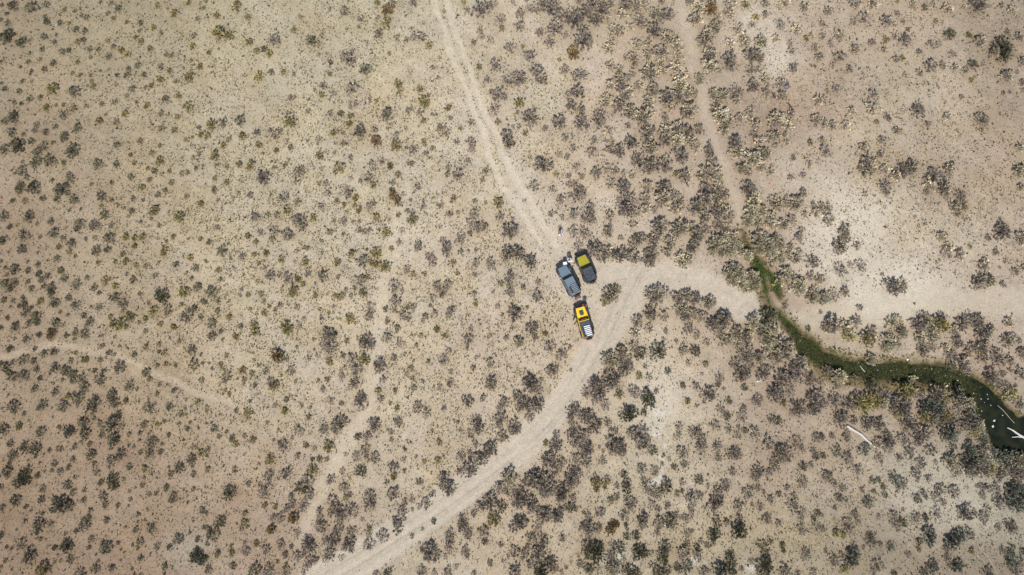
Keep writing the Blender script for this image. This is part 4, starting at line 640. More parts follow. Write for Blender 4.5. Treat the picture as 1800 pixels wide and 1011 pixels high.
def dusty(name, col, rough, metal=0.0, coat=0.0):
    """paint with thin dust gathered on it in patches"""
    m, t, b = new_mat(name); K = t.links.new
    tc = t.nodes.new('ShaderNodeTexCoord'); n = t.nodes.new('ShaderNodeTexNoise'); n.inputs['Scale'].default_value = 3.2; n.inputs['Detail'].default_value = 8
    K(tc.outputs['Object'], n.inputs['Vector'])
    r = t.nodes.new('ShaderNodeMapRange'); r.inputs[1].default_value = 0.42; r.inputs[2].default_value = 0.75; r.inputs[3].default_value = 0.02; r.inputs[4].default_value = 0.20
    K(n.outputs[0], r.inputs[0]); mx = t.nodes.new('ShaderNodeMix'); mx.data_type = 'RGBA'
    mx.inputs[6].default_value = (*srgb(col), 1); mx.inputs[7].default_value = (*(srgb((200,184,158))*0.7), 1)
    K(r.outputs[0], mx.inputs[0]); K(mx.outputs[2], b.inputs['Base Color'])
    b.inputs['Roughness'].default_value = rough; b.inputs['Metallic'].default_value = metal; b.inputs['Coat Weight'].default_value = coat; b.inputs['Coat Roughness'].default_value = 0.15
    return m
M_rub = dusty('tyre_rubber', (38,37,36), 0.85); M_rim = mat_plain('rim_metal', (60,62,64), 0.4, 0.7)
M_trim = dusty('black_plastic', (32,33,35), 0.7); M_glass = mat_plain('dark_glass', (14,18,22), 0.08, spec=0.6)
M_chrome = mat_plain('bright_metal', (200,204,206), 0.25, 0.9); M_lamp = mat_plain('lamp_lens', (215,220,222), 0.12)
M_red = mat_plain('red_lens', (190,40,36), 0.25); M_navy = dusty('roof_navy', (30,46,62), 0.5); M_grey = dusty('paint_grey_blue', (108,128,142), 0.38, 0.25, 0.5)
M_yel = dusty('paint_yellow', (250,200,14), 0.35, 0.0, 0.6); M_olv = dusty('paint_mustard', (158,150,14), 0.35, 0.0, 0.6)
M_dkb = dusty('paint_dark', (36,44,50), 0.4, 0.1, 0.5); M_white = mat_plain('white_panel', (226,230,232), 0.45); M_seat = mat_plain('seat_cloth', (34,33,32), 0.9)
M_cab = mat_plain('underbody', (22,22,23), 0.8)

def offroader(label, cx, cy, head, hoodm, bodym, roofm, framem, short, extras, group='off-road vehicles parked nose to nose on the bare ground'):
    """front axle at +y; z = 0 at the ground"""
    yr = -1.05 if short else -1.55                # rear axle
    yb = yr-0.66                                  # rear of the tub
    yf = 2.02; ywb = 0.62; yrf = 0.20             # nose, windscreen base, front edge of roof
    sh = -(yf+yb)/2                               # centre the length on the origin
    x0, y0 = P(cx, cy)
    root = empty('offroad_vehicle', (x0, y0, zat(x0, y0)), head); tag(root, label, 'off-road car', group)
    o = empty('tmp'); bpy.data.objects.remove(o)
    T = lambda y: y+sh
    b = NB()                                       # chassis and floor
    bm_box(b, (0, T((1.7+yb)/2), 0.52), (0.95, 1.7-yb, 0.16)); bm_box(b, (0, T(1.45), 0.45), (1.3, 0.16, 0.16)); bm_box(b, (0, T(yr), 0.45), (1.3, 0.16, 0.16))
    part('chassis', b, M_cab, root, 0.01)
    b = NB()                                       # tub: floor and low sides with rounded wheel cut-outs
    def arch(yc, rad=0.50, n=8): return [(T(yc)+rad*math.cos(a), 0.44+rad*math.sin(a)*0.98) for a in [math.pi*k/n for k in range(n+1)]]
    side = [(T(yb),0.62),(T(yb),1.24),(T(ywb),1.27),(T(ywb),0.60)]
    side_ar = [p for p in arch(yr) if p[1] > 0.61]
    side = [(T(yb),0.62),(T(yb),1.24),(T(ywb),1.27),(T(ywb),0.60)]+side_ar
    bm_profile(b, side, -0.78, -0.71); bm_profile(b, side, 0.71, 0.78)
    bm_box(b, (0, T((yb+ywb)/2), 0.64), (1.42, ywb-yb-0.02, 0.06)); bm_box(b, (0, T(yb)+0.035, 0.94), (1.42, 0.07, 0.58))
    bm_box(b, (0, T(ywb)+0.02, 1.0), (1.46, 0.06, 0.56))
    part('body', b, bodym, root, 0.012)
    b = NB()                                       # engine bay sides under the hood
    bm_prism(b, [(-0.60,T(yf-0.06)),(0.60,T(yf-0.06)),(0.72,T(ywb+0.05)),(-0.72,T(ywb+0.05))], 0.62, lambda x, y: 1.11+0.05*(T(yf)-y)/1.4)
    part('engine_bay', b, bodym, root, 0.01)
    b = NB(); hz = lambda x, y: 1.17+0.055*(T(yf)-y)/1.4
    pts = [(-0.615,T(yf-0.10)),(-0.56,T(yf-0.03)),(0.56,T(yf-0.03)),(0.615,T(yf-0.10)),(0.755,T(ywb+0.10)),(0.755,T(ywb+0.02)),(-0.755,T(ywb+0.02)),(-0.755,T(ywb+0.10))]
    bm_prism(b, list(reversed(pts)), lambda x, y: hz(x,y)-0.05, hz)
    bm_prism(b, [(-0.30,T(ywb+0.16)),(0.30,T(ywb+0.16)),(0.22,T(yf-0.18)),(-0.22,T(yf-0.18))], lambda x, y: hz(x,y)-0.01, lambda x, y: hz(x,y)+0.022)
    hood = part('hood', b, hoodm, root, 0.012)
    for s in (-1, 1): b = NB(); bm_box(b, (s*0.66, T(1.38), 1.175), (0.035, 0.11, 0.05)); part('hood_latch', b, M_trim, hood, 0.006)
    for s in (-1, 1): b = NB(); bm_box(b, (s*0.17, T(ywb+0.05), 1.245), (0.28, 0.03, 0.02)); part('washer_vent', b, M_trim, hood, 0.004)
    b = NB(); bm_box(b, (0, T(yf)-0.02, 0.90), (1.26, 0.08, 0.52))
    gr = part('grille', b, bodym, root, 0.02)
    b = NB()
    for k in range(7): bm_box(b, ((k-3)*0.095, T(yf)+0.022, 0.93), (0.045, 0.02, 0.32))
    part('grille_slots', b, M_cab, gr)
    for s in (-1, 1):
        b = NB(); bm_lathe_x(b, (0,0,0), [(0,0.10),(0.035,0.105),(0.06,0.08)], 18)
        for v in b.verts: v.co = Vector((s*0.46+v.co.y, T(yf)+0.02+v.co.x, 0.96+v.co.z))
        part('headlight', b, M_lamp, root)
    for s in (-1, 1):                              # flat front fenders, longer than the wheel
        b = NB()
        bm_profile(b, [(T(yf-0.02),0.86),(T(yf-0.05),0.99),(T(1.85),1.06),(T(1.10),1.06),(T(0.92),0.95),(T(0.80),0.66),(T(0.86),0.66),(T(0.97),0.90),(T(1.12),1.00),(T(1.84),1.00),(T(yf-0.10),0.93)], s*0.64, s*0.955)
        part('fender', b, M_trim if bodym is not M_grey else M_dkb, root, 0.01)
        b = NB()
        bm_profile(b, [(T(yr+0.55),0.72),(T(yr+0.40),0.98),(T(yr+0.22),1.06),(T(yr-0.28),1.06),(T(yr-0.46),0.95),(T(yr-0.56),0.74),(T(yr-0.50),0.74),(T(yr-0.40),0.90),(T(yr-0.25),1.00),(T(yr+0.20),1.00),(T(yr+0.34),0.93),(T(yr+0.48),0.72)], s*0.76, s*0.95)
        part('fender', b, M_trim, root, 0.01)
    def wheel(x, y, z, s, flat=False):
        b = NB(); bm_lathe_x(b, (0,0,0), [(-0.04,0.235),(-0.15,0.24),(-0.155,0.36),(-0.13,0.425),(-0.06,0.44),(0.06,0.44),(0.13,0.425),(0.155,0.36),(0.15,0.24),(0.04,0.235)], 28)
        for k in range(28):
            a = 2*math.pi*k/28
            for sx in (-0.07, 0.07): bm_box(b, (sx, 0.435*math.cos(a+sx), 0.435*math.sin(a+sx)), (0.10, 0.045, 0.035), Matrix.Rotation(a+sx-math.pi/2, 3, 'X'))
        w = empty('wheel', (x, y, z)); w.parent = root
        if flat: w.rotation_euler = (0, 0, R(90))
        part('tyre', b, M_rub, w)
        b = NB(); bm_lathe_x(b, (0,0,0), [(s*0.02,0.25),(s*0.10,0.25),(s*0.152,0.235),(s*0.12,0.20),(s*0.09,0.07),(s*0.13,0.06),(s*0.14,0.03)], 24)
        for k in range(5):
            a = 2*math.pi*k/5; bm_box(b, (s*0.11, 0.14*math.cos(a), 0.14*math.sin(a)), (0.05, 0.20, 0.06), Matrix.Rotation(a, 3, 'X'))
        part('rim', b, M_rim, w)
    for s in (-1, 1): wheel(s*0.80, T(1.45), 0.44, s); wheel(s*0.80, T(yr), 0.44, s)
    wheel(0.05, T(yb)-0.20, 0.98, -1, True)
    b = NB(); bm_box(b, (0, T(yf)+0.20, 0.66), (1.30, 0.20, 0.17)); bm_box(b, (-0.72, T(yf)+0.15, 0.68), (0.26, 0.18, 0.12), Matrix.Rotation(R(18),3,'Z')); bm_box(b, (0.72, T(yf)+0.15, 0.68), (0.26, 0.18, 0.12), Matrix.Rotation(R(-18),3,'Z'))
    bm_tube(b, [(-0.42,T(yf)+0.22,0.74),(-0.36,T(yf)+0.24,0.98),(0.36,T(yf)+0.24,0.98),(0.42,T(yf)+0.22,0.74)], 0.03)
    fb = part('front_bumper', b, M_trim, root, 0.0)
    b = NB(); bm_tube(b, [(-0.16,T(yf)+0.22,0.80),(0.16,T(yf)+0.22,0.80)], 0.07, 12); bm_box(b, (-0.22,T(yf)+0.22,0.80), (0.12,0.16,0.14)); bm_box(b, (0.22,T(yf)+0.22,0.80), (0.12,0.16,0.14))
    part('winch', b, M_chrome if hoodm is M_grey else M_trim, fb)
    b = NB(); bm_box(b, (0, T(yb)-0.10, 0.62), (1.50, 0.18, 0.18)); part('rear_bumper', b, M_trim, root, 0.02)
    for s in (-1, 1):
        b = NB(); bm_box(b, (s*0.70, T(yb)-0.025, 1.02), (0.13, 0.05, 0.22)); part('tail_light', b, M_red, root, 0.01)
    b = NB(); bm_box(b, (0.05, T(yb)-0.41, 1.36), (0.46, 0.05, 0.06)); 
    bm_tube(b, [(0.05,T(yb)-0.39,1.0),(0.05,T(yb)-0.42,1.36)], 0.02)
    if extras != 'plain': part('brake_light', b, M_red, root, 0.008)
    else: part('brake_light', b, M_trim, root, 0.008)
    # windscreen: raked frame with the glass set in it
    def ws(x, t): return Vector((x, T(ywb)-t*(ywb-yrf), 1.25+t*0.57))
    b = NB()
    bm_tube(b, [ws(-0.73,0),ws(-0.66,1.0)], 0.045); bm_tube(b, [ws(0.73,0),ws(0.66,1.0)], 0.045); bm_tube(b, [ws(-0.70,1.0),ws(0.70,1.0)], 0.05); bm_tube(b, [ws(-0.73,0),ws(0.73,0)], 0.045)
    wf = part('windscreen_frame', b, framem, root)
    b = NB(); q = [b.verts.new(ws(x,t)+Vector((0,0.02,0.012))) for x, t in ((-0.70,0.03),(0.70,0.03),(0.64,0.96),(-0.64,0.96))]; b.faces.new(q)
    q2 = [b.verts.new(v.co-Vector((0,0.02,0.012))) for v in q]; b.faces.new(list(reversed(q2)))
    for i in range(4): b.faces.new([q[i], q2[i], q2[(i+1)%4], q[(i+1)%4]])
    part('windscreen', b, M_glass, wf)
    for x in (-0.35, 0.12): b = NB(); bm_tube(b, [ws(x,0.05)+Vector((0,0.05,0.03)), ws(x+0.38,0.16)+Vector((0,0.05,0.03))], 0.010, 5); part('wiper', b, M_trim, wf)
    # hard top: slightly crowned roof, pillars, side and back windows
    b = NB(); n = 6; yr0, yr1 = T(yrf)+0.02, T(yb)+0.10
    ov = [(-0.60,yr0),(0.60,yr0),(0.68,yr0-0.10),(0.70,yr1+0.12),(0.60,yr1),(-0.60,yr1),(-0.70,yr1+0.12),(-0.68,yr0-0.10)]
    bm_prism(b, list(reversed(ov)), lambda x, y: 1.79, lambda x, y: 1.875-0.03*(x/0.7)**2)
    for x in (-0.35, 0.0, 0.35): bm_box(b, (x, (yr0+yr1)/2-0.1, 1.868), (0.10, abs(yr1-yr0)-0.7, 0.02))
    roof = part('roof', b, roofm, root, 0.014)
    for s in (-1, 1):
        for yy, wd_ in ((T(-0.42),0.09),(T(yr+0.30),0.10),(yr1+0.06,0.12)): b = NB(); bm_box(b, (s*0.705, yy, 1.52), (0.06, wd_, 0.56), Matrix.Rotation(s*R(-5),3,'Y')); part('pillar', b, M_trim, roof, 0.008)
        b = NB(); bm_box(b, (s*0.70, (T(-0.42)+yr1)/2, 1.52), (0.015, T(-0.42)-yr1, 0.52), Matrix.Rotation(s*R(-5),3,'Y')); part('side_window', b, M_glass, roof)
    b = NB(); bm_box(b, (0, yr1+0.02, 1.74), (1.34, 0.06, 0.10)); part('rear_header', b, M_trim, roof, 0.008)
    b = NB(); bm_box(b, (0, yr1+0.005, 1.50), (1.30, 0.015, 0.46)); part('rear_window', b, M_glass, roof)
    # doors (the yellow one stands open)
    doors = [(0.56, -0.38)] if short else [(0.56, -0.38), (-0.42, -1.12)]
    for s in (-1, 1):
        for k, (d0, d1) in enumerate(doors):
            opened = (extras == 'slats' and s == -1 and k == 0)
            hinge = empty('door', (s*0.785, T(d0), 0)); hinge.parent = root
            hinge.rotation_euler = (0, 0, R(-52) if opened else 0)
            L = d0-d1
            b = NB(); bm_box(b, (s*0.01, -L/2, 0.96), (0.07, L-0.02, 0.58)); bm_box(b, (s*0.055, -0.06, 1.10), (0.03, 0.10, 0.05)); bm_box(b, (s*0.055, -0.06, 0.82), (0.03, 0.10, 0.05))
            part('door_panel', b, bodym, hinge, 0.012)
            b = NB(); bm_box(b, (s*0.06, -L+0.14, 1.12), (0.03, 0.16, 0.035)); part('handle', b, M_trim, hinge, 0.008)
            if not opened or True:
                b = NB(); bm_box(b, (-s*0.035, -L/2-0.02, 1.50), (0.02, L-0.12, 0.50), Matrix.Rotation(s*R(-5),3,'Y')); part('window', b, M_glass, hinge)
            if k == 0:
                b = NB(); bm_box(b, (s*0.20, 0.0, 1.33), (0.20, 0.10, 0.17)); bm_tube(b, [(s*0.03,-0.04,1.24),(s*0.15,-0.01,1.30)], 0.02); part('mirror', b, M_trim if extras != 'slats' else M_dkb, hinge, 0.015)
    for s in (-1, 1): b = NB(); bm_box(b, (s*0.86, T((1.0+yr)/2-0.10), 0.50), (0.13, 0.9-yr-0.5, 0.05)); part('side_step', b, M_trim, root, 0.01)
    for s in (-0.38, 0.38):
        b = NB(); bm_box(b, (s, T(0.0)-0.10, 0.80), (0.46, 0.48, 0.24)); bm_box(b, (s, T(0.0)-0.38, 1.15), (0.44, 0.14, 0.60)); part('front_seat', b, M_seat, root, 0.03)
    b = NB(); bm_box(b, (0, T(-0.98), 0.80), (1.1, 0.42, 0.24)); bm_box(b, (0, T(-1.20)+0.02, 1.12), (1.1, 0.12, 0.5)); part('rear_seat', b, M_seat, root, 0.03)
    b = NB(); tt = [(-0.38+0.17*math.cos(a), T(0.34)+0.05*math.sin(a), 1.22+0.16*math.sin(a)) for a in [2*math.pi*k/16 for k in range(17)]]
    bm_tube(b, tt, 0.016, 6, False); bm_box(b, (0, T(0.52), 1.16), (1.38, 0.20, 0.20)); part('dashboard', b, M_trim, root)
    # roof fittings
    if extras == 'slats':
        b = NB(); rf = NB()
        for k in range(6):
            yy = yr1+0.22+k*0.25
            bm_box(b, (0.10 if k else 0.17, yy, 1.965), (0.86 if k else 0.74, 0.14, 0.022))
        part('rack_slats', b, M_white, root, 0.004)
        for s in (-0.62, 0.62): bm_box(rf, (s, (yr0+yr1)/2-0.12, 1.93), (0.05, abs(yr1-yr0)-0.34, 0.05))
        for k in range(4): bm_box(rf, (0, yr1+0.25+k*0.40, 1.925), (1.24, 0.05, 0.03))
        for s in (-0.62, 0.62):
            for k in range(3): bm_box(rf, (s, yr1+0.3+k*0.6, 1.885), (0.04, 0.05, 0.07))
        part('roof_rack', rf, M_trim, root, 0.004)
        rf = NB(); bm_box(rf, (-0.665, (yr0+yr1)/2-0.10, 1.955), (0.035, abs(yr1-yr0)-0.25, 0.04)); part('rack_rail', rf, M_chrome, root, 0.004)
        b = NB()                                   # black shield-shaped panel on the hood
        bm_prism(b, list(reversed([(-0.27,T(yf-0.36)),(0.27,T(yf-0.36)),(0.31,T(1.22)),(0.20,T(0.92)),(-0.20,T(0.92)),(-0.31,T(1.22))])), lambda x, y: hz(x,y)-0.01, lambda x, y: hz(x,y)+0.034)
        part('hood_scoop', b, M_navy, root, 0.01)
        for xx in (-0.45, 0.0, 0.45):
            pass
        b = NB()                                   # yellow cowl band across the base of the windscreen
        bm_tube(b, [(-0.66,T(0.30),1.72),(-0.20,T(0.38),1.63),(0.20,T(0.38),1.63),(0.66,T(0.30),1.72)], 0.025); part('windscreen_brace', b, M_yel, root)
    if extras == 'louvres':
        b = NB()
        for k in range(5): bm_box(b, (0.18, yr1+0.36+k*0.23, 1.965), (0.78, 0.11, 0.04), Matrix.Rotation(R(16),3,'X'))
        part('roof_louvre', b, M_grey, root, 0.006)
        b = NB(); bm_box(b, (0.18, yr1+0.77, 1.90), (0.92, 1.20, 0.04)); part('rack_tray', b, M_trim, root, 0.01)
        b = NB(); bm_box(b, (-0.40, yr1+0.72, 1.94), (0.22, 0.92, 0.09)); part('rack_pouch', b, mat_plain('brown_canvas', (70,58,54), 0.9), root, 0.03)
        for s in (-1, 1):
            b = NB(); bm_tube(b, [(s*0.66,yr0-0.15,1.90),(s*0.66,yr0-0.20,1.95),(s*0.66,yr1+0.15,1.95),(s*0.66,yr1+0.10,1.90)], 0.022); part('rack_rail', b, M_chrome, root)
        b = NB(); bm_box(b, (0, T(yb)-0.56, 0.80), (0.95, 0.34, 0.06)); bm_box(b, (0.0, T(yb)-0.56, 0.96), (0.72, 0.28, 0.26)); bm_tube(b, [(0,T(yb)-0.1,0.62),(0,T(yb)-0.5,0.74)], 0.03)
        part('cargo_carrier', b, dusty('grey_case', (84,88,92), 0.7), root, 0.02)
        
        for xx, ww in ((-0.26,0.36),(0.30,0.30)): b = NB(); bm_box(b, (xx, T(yb)-0.755, 0.80), (ww, 0.06, 0.10)); part('carrier_light', b, M_red, root, 0.01)
    if extras == 'slats':
        b = NB(); bm_box(b, (0.0, T(yb)-0.40, 0.62), (0.95, 0.06, 0.10)); bm_tube(b, [(-0.3,T(yb)-0.15,0.62),(-0.3,T(yb)-0.40,0.62)], 0.025); bm_tube(b, [(0.3,T(yb)-0.15,0.62),(0.3,T(yb)-0.40,0.62)], 0.025); part('tow_bar', b, M_red, root, 0.0)
    if extras == 'plain':
        b = NB(); bm_tube(b, [(-0.62,T(yb)-0.18,0.62),(-0.60,T(yb)-0.34,0.80),(0.60,T(yb)-0.34,0.80),(0.62,T(yb)-0.18,0.62)], 0.03)
        part('rear_guard', b, M_chrome, root)
        for s in (-1, 1): b = NB(); bm_box(b, (s*0.60, T(yb)-0.05, 0.92), (0.10, 0.06, 0.34)); part('corner_guard', b, M_trim, root, 0.01)
    return root

offroader('grey blue off-road vehicle with dark roof louvres, left of the mustard hooded one', 998.9, 493.2, R(27.6), M_grey, M_grey, M_grey, M_grey, False, 'louvres')
offroader('short dark off-road vehicle with a mustard hood, right of the grey one', 1029.2, 472.2, R(23.5), M_olv, M_dkb, M_navy, M_dkb, True, 'plain')
offroader('yellow off-road vehicle with white roof slats, front door open, nearest the wide dirt road', 1025.6, 565.8, R(16.5), M_yel, M_yel, M_navy, M_yel, False, 'slats')

# white box strapped on the grey vehicle's nose
x0, y0 = P(992.2, 463.4); r_ = empty('storage_box', (x0, y0, zat(x0, y0)+0.76), R(10)); tag(r_, 'white storage box resting on the front bumper of the grey blue vehicle', 'storage box')
b = NB(); bm_box(b, (0,0,0.15), (0.50,0.36,0.30)); part('box_body', b, M_white, r_, 0.04)
b = NB(); bm_box(b, (0,0,0.33), (0.54,0.40,0.06)); lid = part('lid', b, M_white, r_, 0.025)
b = NB(); bm_tube(b, [(-0.22,-0.2,0.30),(-0.10,-0.24,0.36),(0.10,-0.24,0.36),(0.22,-0.2,0.30)], 0.012); part('handle', b, M_trim, lid)

# low folding table with a dark case, beside the person in lilac
x0, y0 = P(1001.6, 457.6); tz = zat(x0, y0); tb = empty('camp_table', (x0, y0, tz), R(12)); tag(tb, 'small white folding table beside the grey vehicle nose', 'folding table')
b = NB(); bm_box(b, (0,0,0.50), (0.62,0.52,0.03)); part('table_top', b, M_white, tb, 0.008)
for sx in (-1,1):
    for sy in (-1,1):
        b = NB(); bm_tube(b, [(sx*0.25,sy*0.20,0.485),(sx*0.29,sy*0.24,0.0)], 0.012); part('leg', b, M_chrome, tb)
cs = empty('equipment_case', (x0-0.01, y0+0.07, tz+0.517), R(12)); tag(cs, 'open dark equipment case lying on the small white folding table', 'case')
b = NB(); bm_box(b, (0,0,0.06), (0.50,0.26,0.12)); part('case_body', b, M_trim, cs, 0.015)
b = NB(); bm_box(b, (0,0,0.125), (0.05,0.24,0.012)); part('strap', b, M_white, cs, 0.0)

# ------------------------------------------------------------------ people: one skinned body each, clothes as skinned shells
M_skin = mat_plain('skin', (196,150,124), 0.55, var=0.06)
def skin_mesh(name, chains, mat, parent, sub=2, root_i=0):
    """chains: lists of (point, radius); equal points are shared"""
    vs_, rad, ed = [], [], []; key = {}
    def vid(p, r):
        k = tuple(round(c, 4) for c in p)
        if k not in key: key[k] = len(vs_); vs_.append(p); rad.append(r)
        return key[k]
    for ch in chains:
        ids = [vid(p, r) for p, r in ch]
        for a, b_ in zip(ids[:-1], ids[1:]):
            if a != b_ and (a, b_) not in ed and (b_, a) not in ed: ed.append((a, b_))
    me = bpy.data.meshes.new(name); me.from_pydata(vs_, ed, []); o = bpy.data.objects.new(name, me); C.objects.link(o)
    m = o.modifiers.new('skin', 'SKIN'); m.use_smooth_shade = True
    for i, r in enumerate(rad):
        r = r if isinstance(r, tuple) else (r, r)
        me.skin_vertices[0].data[i].radius = r; me.skin_vertices[0].data[i].use_root = (i == root_i)
    s_ = o.modifiers.new('sub', 'SUBSURF'); s_.levels = sub; s_.render_levels = sub
    dg = bpy.context.evaluated_depsgraph_get(); me2 = bpy.data.meshes.new_from_object(o.evaluated_get(dg)); me2.name = name
    bpy.data.objects.remove(o)
    me2.materials.clear(); me2.materials.append(mat)
    q = bpy.data.objects.new(name, me2); C.objects.link(q); q.parent = parent; return q
def hand(wrist, fwd, side, curl=0.5):
    """palm, five unequal bent fingers and a side thumb as chains leaving the wrist"""
    w = Vector(wrist); f = Vector(fwd).normalized(); s = Vector(side).normalized(); n = f.cross(s)
    palm = w+f*0.075; out = [[(tuple(w), 0.024), (tuple(w+f*0.035), (0.034,0.018)), (tuple(palm), (0.036,0.015))]]
    for k, L in enumerate((0.070, 0.080, 0.074, 0.056)):
        off = s*(0.030-0.020*k); a = palm+off*0.9+f*0.018; b_ = a+f*L*0.5+n*curl*0.012; c = b_+f*L*0.42+n*curl*0.034
        out.append([(tuple(palm), 0.015), (tuple(a), 0.0095), (tuple(b_), 0.0085), (tuple(c), 0.0075)])
    t0 = w+f*0.035; t1 = t0+s*0.042+f*0.02; t2 = t1+f*0.034+s*0.008+n*curl*0.012
    out.append([(tuple(t0), 0.018), (tuple(t1), 0.0105), (tuple(t2), 0.009)])
    return out
def person(px, py, face, label, shirt, trousers, hairc, lean=0.0, arms=None, cap=None, stride=0.0):
    """face: heading in radians (0 = towards the top of the photo); arms: ((elbow, wrist) left, right) in body space, y forward"""
    x0, y0 = P(px, py); root = empty('person', (x0, y0, zat(x0, y0)), face); tag(root, label, 'person')
    hip = Vector((0,0,0.95)); la = lean
    def up(d, x=0.0, y=0.0): return Vector((x, d*math.sin(la)+y*math.cos(la), 0.95+d*math.cos(la)-y*math.sin(la)))
    ch, neck, head, crown = up(0.36), up(0.53), up(0.66, y=0.02), up(0.78, y=0.015)
    T_ = tuple; body = [[(T_(hip),(0.115,0.08)),(T_(up(0.18)),(0.10,0.07)),(T_(ch),(0.12,0.075)),(T_(neck),0.052),(T_(up(0.58, y=0.012)),0.05),(T_(head),(0.078,0.092)),(T_(crown),(0.066,0.078))]]
    body.append([(T_(head),(0.078,0.092)),(T_(up(0.645, y=0.108)),0.018)])                       # nose
    sh, legs, sleeve = [], [], []
    for i, s in enumerate((-1, 1)):
        sho = up(0.47, x=s*0.19); el, wr = arms[i] if arms else ((s*0.27,0.03,1.16),(s*0.27,0.12,0.92))
        body.append([(T_(ch),(0.12,0.075)),(T_(sho),0.045),(T_(el),0.041),(T_(wr),0.027)])
        f = (Vector(wr)-Vector(el)).normalized(); body += hand(wr, f, Vector((-s,0.25,0)) , 0.6)
        hj = Vector((s*0.10,0,0.88)); kn = Vector((s*0.115,0.03+s*stride*0.5,0.50)); an = Vector((s*0.12,-0.02+s*stride,0.09)); toe = an+Vector((s*0.02,0.17,-0.045))
        body.append([(T_(hip),(0.115,0.08)),(T_(hj),0.07),(T_(kn),0.052),(T_(an),0.04),(T_(toe),0.035)])
        legs.append([(T_(up(0.13)),(0.155,0.12)),(T_(hip+Vector((0,0,0.0))),(0.175,0.135)),(T_(hj),0.102),(T_(kn),0.074),(T_(an+Vector((0,0,0.05))),0.060)])
        sleeve.append([(T_(ch),(0.20,0.145)),(T_(sho),0.085),(T_(Vector(sho)*0.35+Vector(el)*0.65),0.060)])
        skin_mesh('shoe', [[(T_(an+Vector((0,-0.03,0.0))),0.055),(T_(an+Vector((0,0.07,-0.035))),(0.052,0.045)),(T_(toe+Vector((0,0.03,0))),(0.048,0.038))]], M_trim, root, 1)
    body_o = skin_mesh('body', body, M_skin, root, 2)
    skin_mesh('trousers', legs, trousers, root, 2)
    skin_mesh('shirt', [[(T_(hip+Vector((0,0,-0.06))),(0.198,0.158)),(T_(up(0.20)),(0.178,0.14)),(T_(ch),(0.20,0.145)),(T_(up(0.52)),(0.085,0.075))]]+sleeve, shirt, root, 2)
    skin_mesh('hair', [[(T_(up(0.66, y=-0.02)),(0.085,0.088)),(T_(up(0.72, y=-0.005)),(0.086,0.10)),(T_(up(0.79, y=0.01)),(0.070,0.083))]], hairc, root, 2)
    if cap:
        skin_mesh('cap', [[(T_(up(0.72, y=0.01)),(0.100,0.115)),(T_(up(0.77, y=0.01)),(0.102,0.116)),(T_(up(0.82, y=0.01)),(0.07,0.08))]], cap, root, 2); b = NB(); bm_box(b, (0, 0, 0), (0.15, 0.12, 0.012)); o = part('cap_peak', b, cap, root, 0.005); o.location = up(0.735, y=0.14); o.rotation_euler = (-la-0.15, 0, 0)
    for s in (-1,1):
        e_ = NB(); c = up(0.675, x=s*0.031, y=0.098); bmesh.ops.create_uvsphere(e_, u_segments=8, v_segments=6, radius=0.012, matrix=Matrix.Translation(c)); part('eye', e_, M_hair, body_o)
    return root
M_tee = mat_plain('white_cotton', (236,238,242), 0.85, var=0.05); M_lil = mat_plain('lilac_cotton', (214,204,222), 0.85, var=0.05); M_pur = mat_plain('purple_fleece', (70,60,92), 0.9, var=0.15)
M_jean = mat_plain('dark_denim', (44,48,66), 0.9); M_brn = mat_plain('brown_trousers', (72,58,50), 0.9); M_hair = mat_plain('dark_hair', (38,30,26), 0.6); M_capc = mat_plain('navy_cap', (44,50,84), 0.8)
person(983.6, 411.0, R(200), 'lone person in a white shirt bending forward left of the small bush beyond the vehicles', M_tee, M_brn, M_hair, 0.45, (((-0.34,0.32,1.10),(-0.24,0.46,0.92)),((0.34,0.32,1.10),(0.24,0.46,0.92))))
person(999.6, 453.2, R(178), 'person in a lilac shirt bending over the small white folding table', M_lil, M_brn, M_hair, 0.42, (((-0.28,0.36,1.10),(-0.16,0.52,0.90)),((0.28,0.36,1.10),(0.16,0.52,0.90))))
person(1027.2, 532.6, R(172), 'person in purple leaning towards the hood of the yellow vehicle', M_pur, M_jean, M_hair, 0.28, (((-0.33,0.20,1.16),(-0.20,0.42,1.20)),((0.33,0.20,1.16),(0.22,0.42,1.20))), M_capc)

# ------------------------------------------------------------------ driftwood, logs, stones
def mat_wood(name, col):
    m, t, b = new_mat(name); K = t.links.new
    tc = t.nodes.new('ShaderNodeTexCoord'); w = t.nodes.new('ShaderNodeTexNoise'); w.inputs['Scale'].default_value = 7; w.inputs['Detail'].default_value = 8
    mp = t.nodes.new('ShaderNodeMapping'); mp.inputs['Scale'].default_value = (0.4, 3, 3); K(tc.outputs['Object'], mp.inputs[0]); K(mp.outputs[0], w.inputs['Vector'])
    r = t.nodes.new('ShaderNodeValToRGB'); K(w.outputs[0], r.inputs[0]); c = srgb(col)
    r.color_ramp.elements[0].position = 0.35; r.color_ramp.elements[0].color = (*(c*0.5),1); r.color_ramp.elements[1].position = 0.6; r.color_ramp.elements[1].color = (*c,1)
    K(r.outputs[0], b.inputs['Base Color']); b.inputs['Roughness'].default_value = 0.85
    bp = t.nodes.new('ShaderNodeBump'); bp.inputs['Distance'].default_value = 0.03; K(w.outputs[0], bp.inputs['Height']); K(bp.outputs[0], b.inputs['Normal']); return m
M_wood = mat_wood('bleached_wood', (216,210,200)); M_dwood = mat_wood('dark_wood', (86,70,62)); M_pole = mat_wood('weathered_pole', (176,164,142))
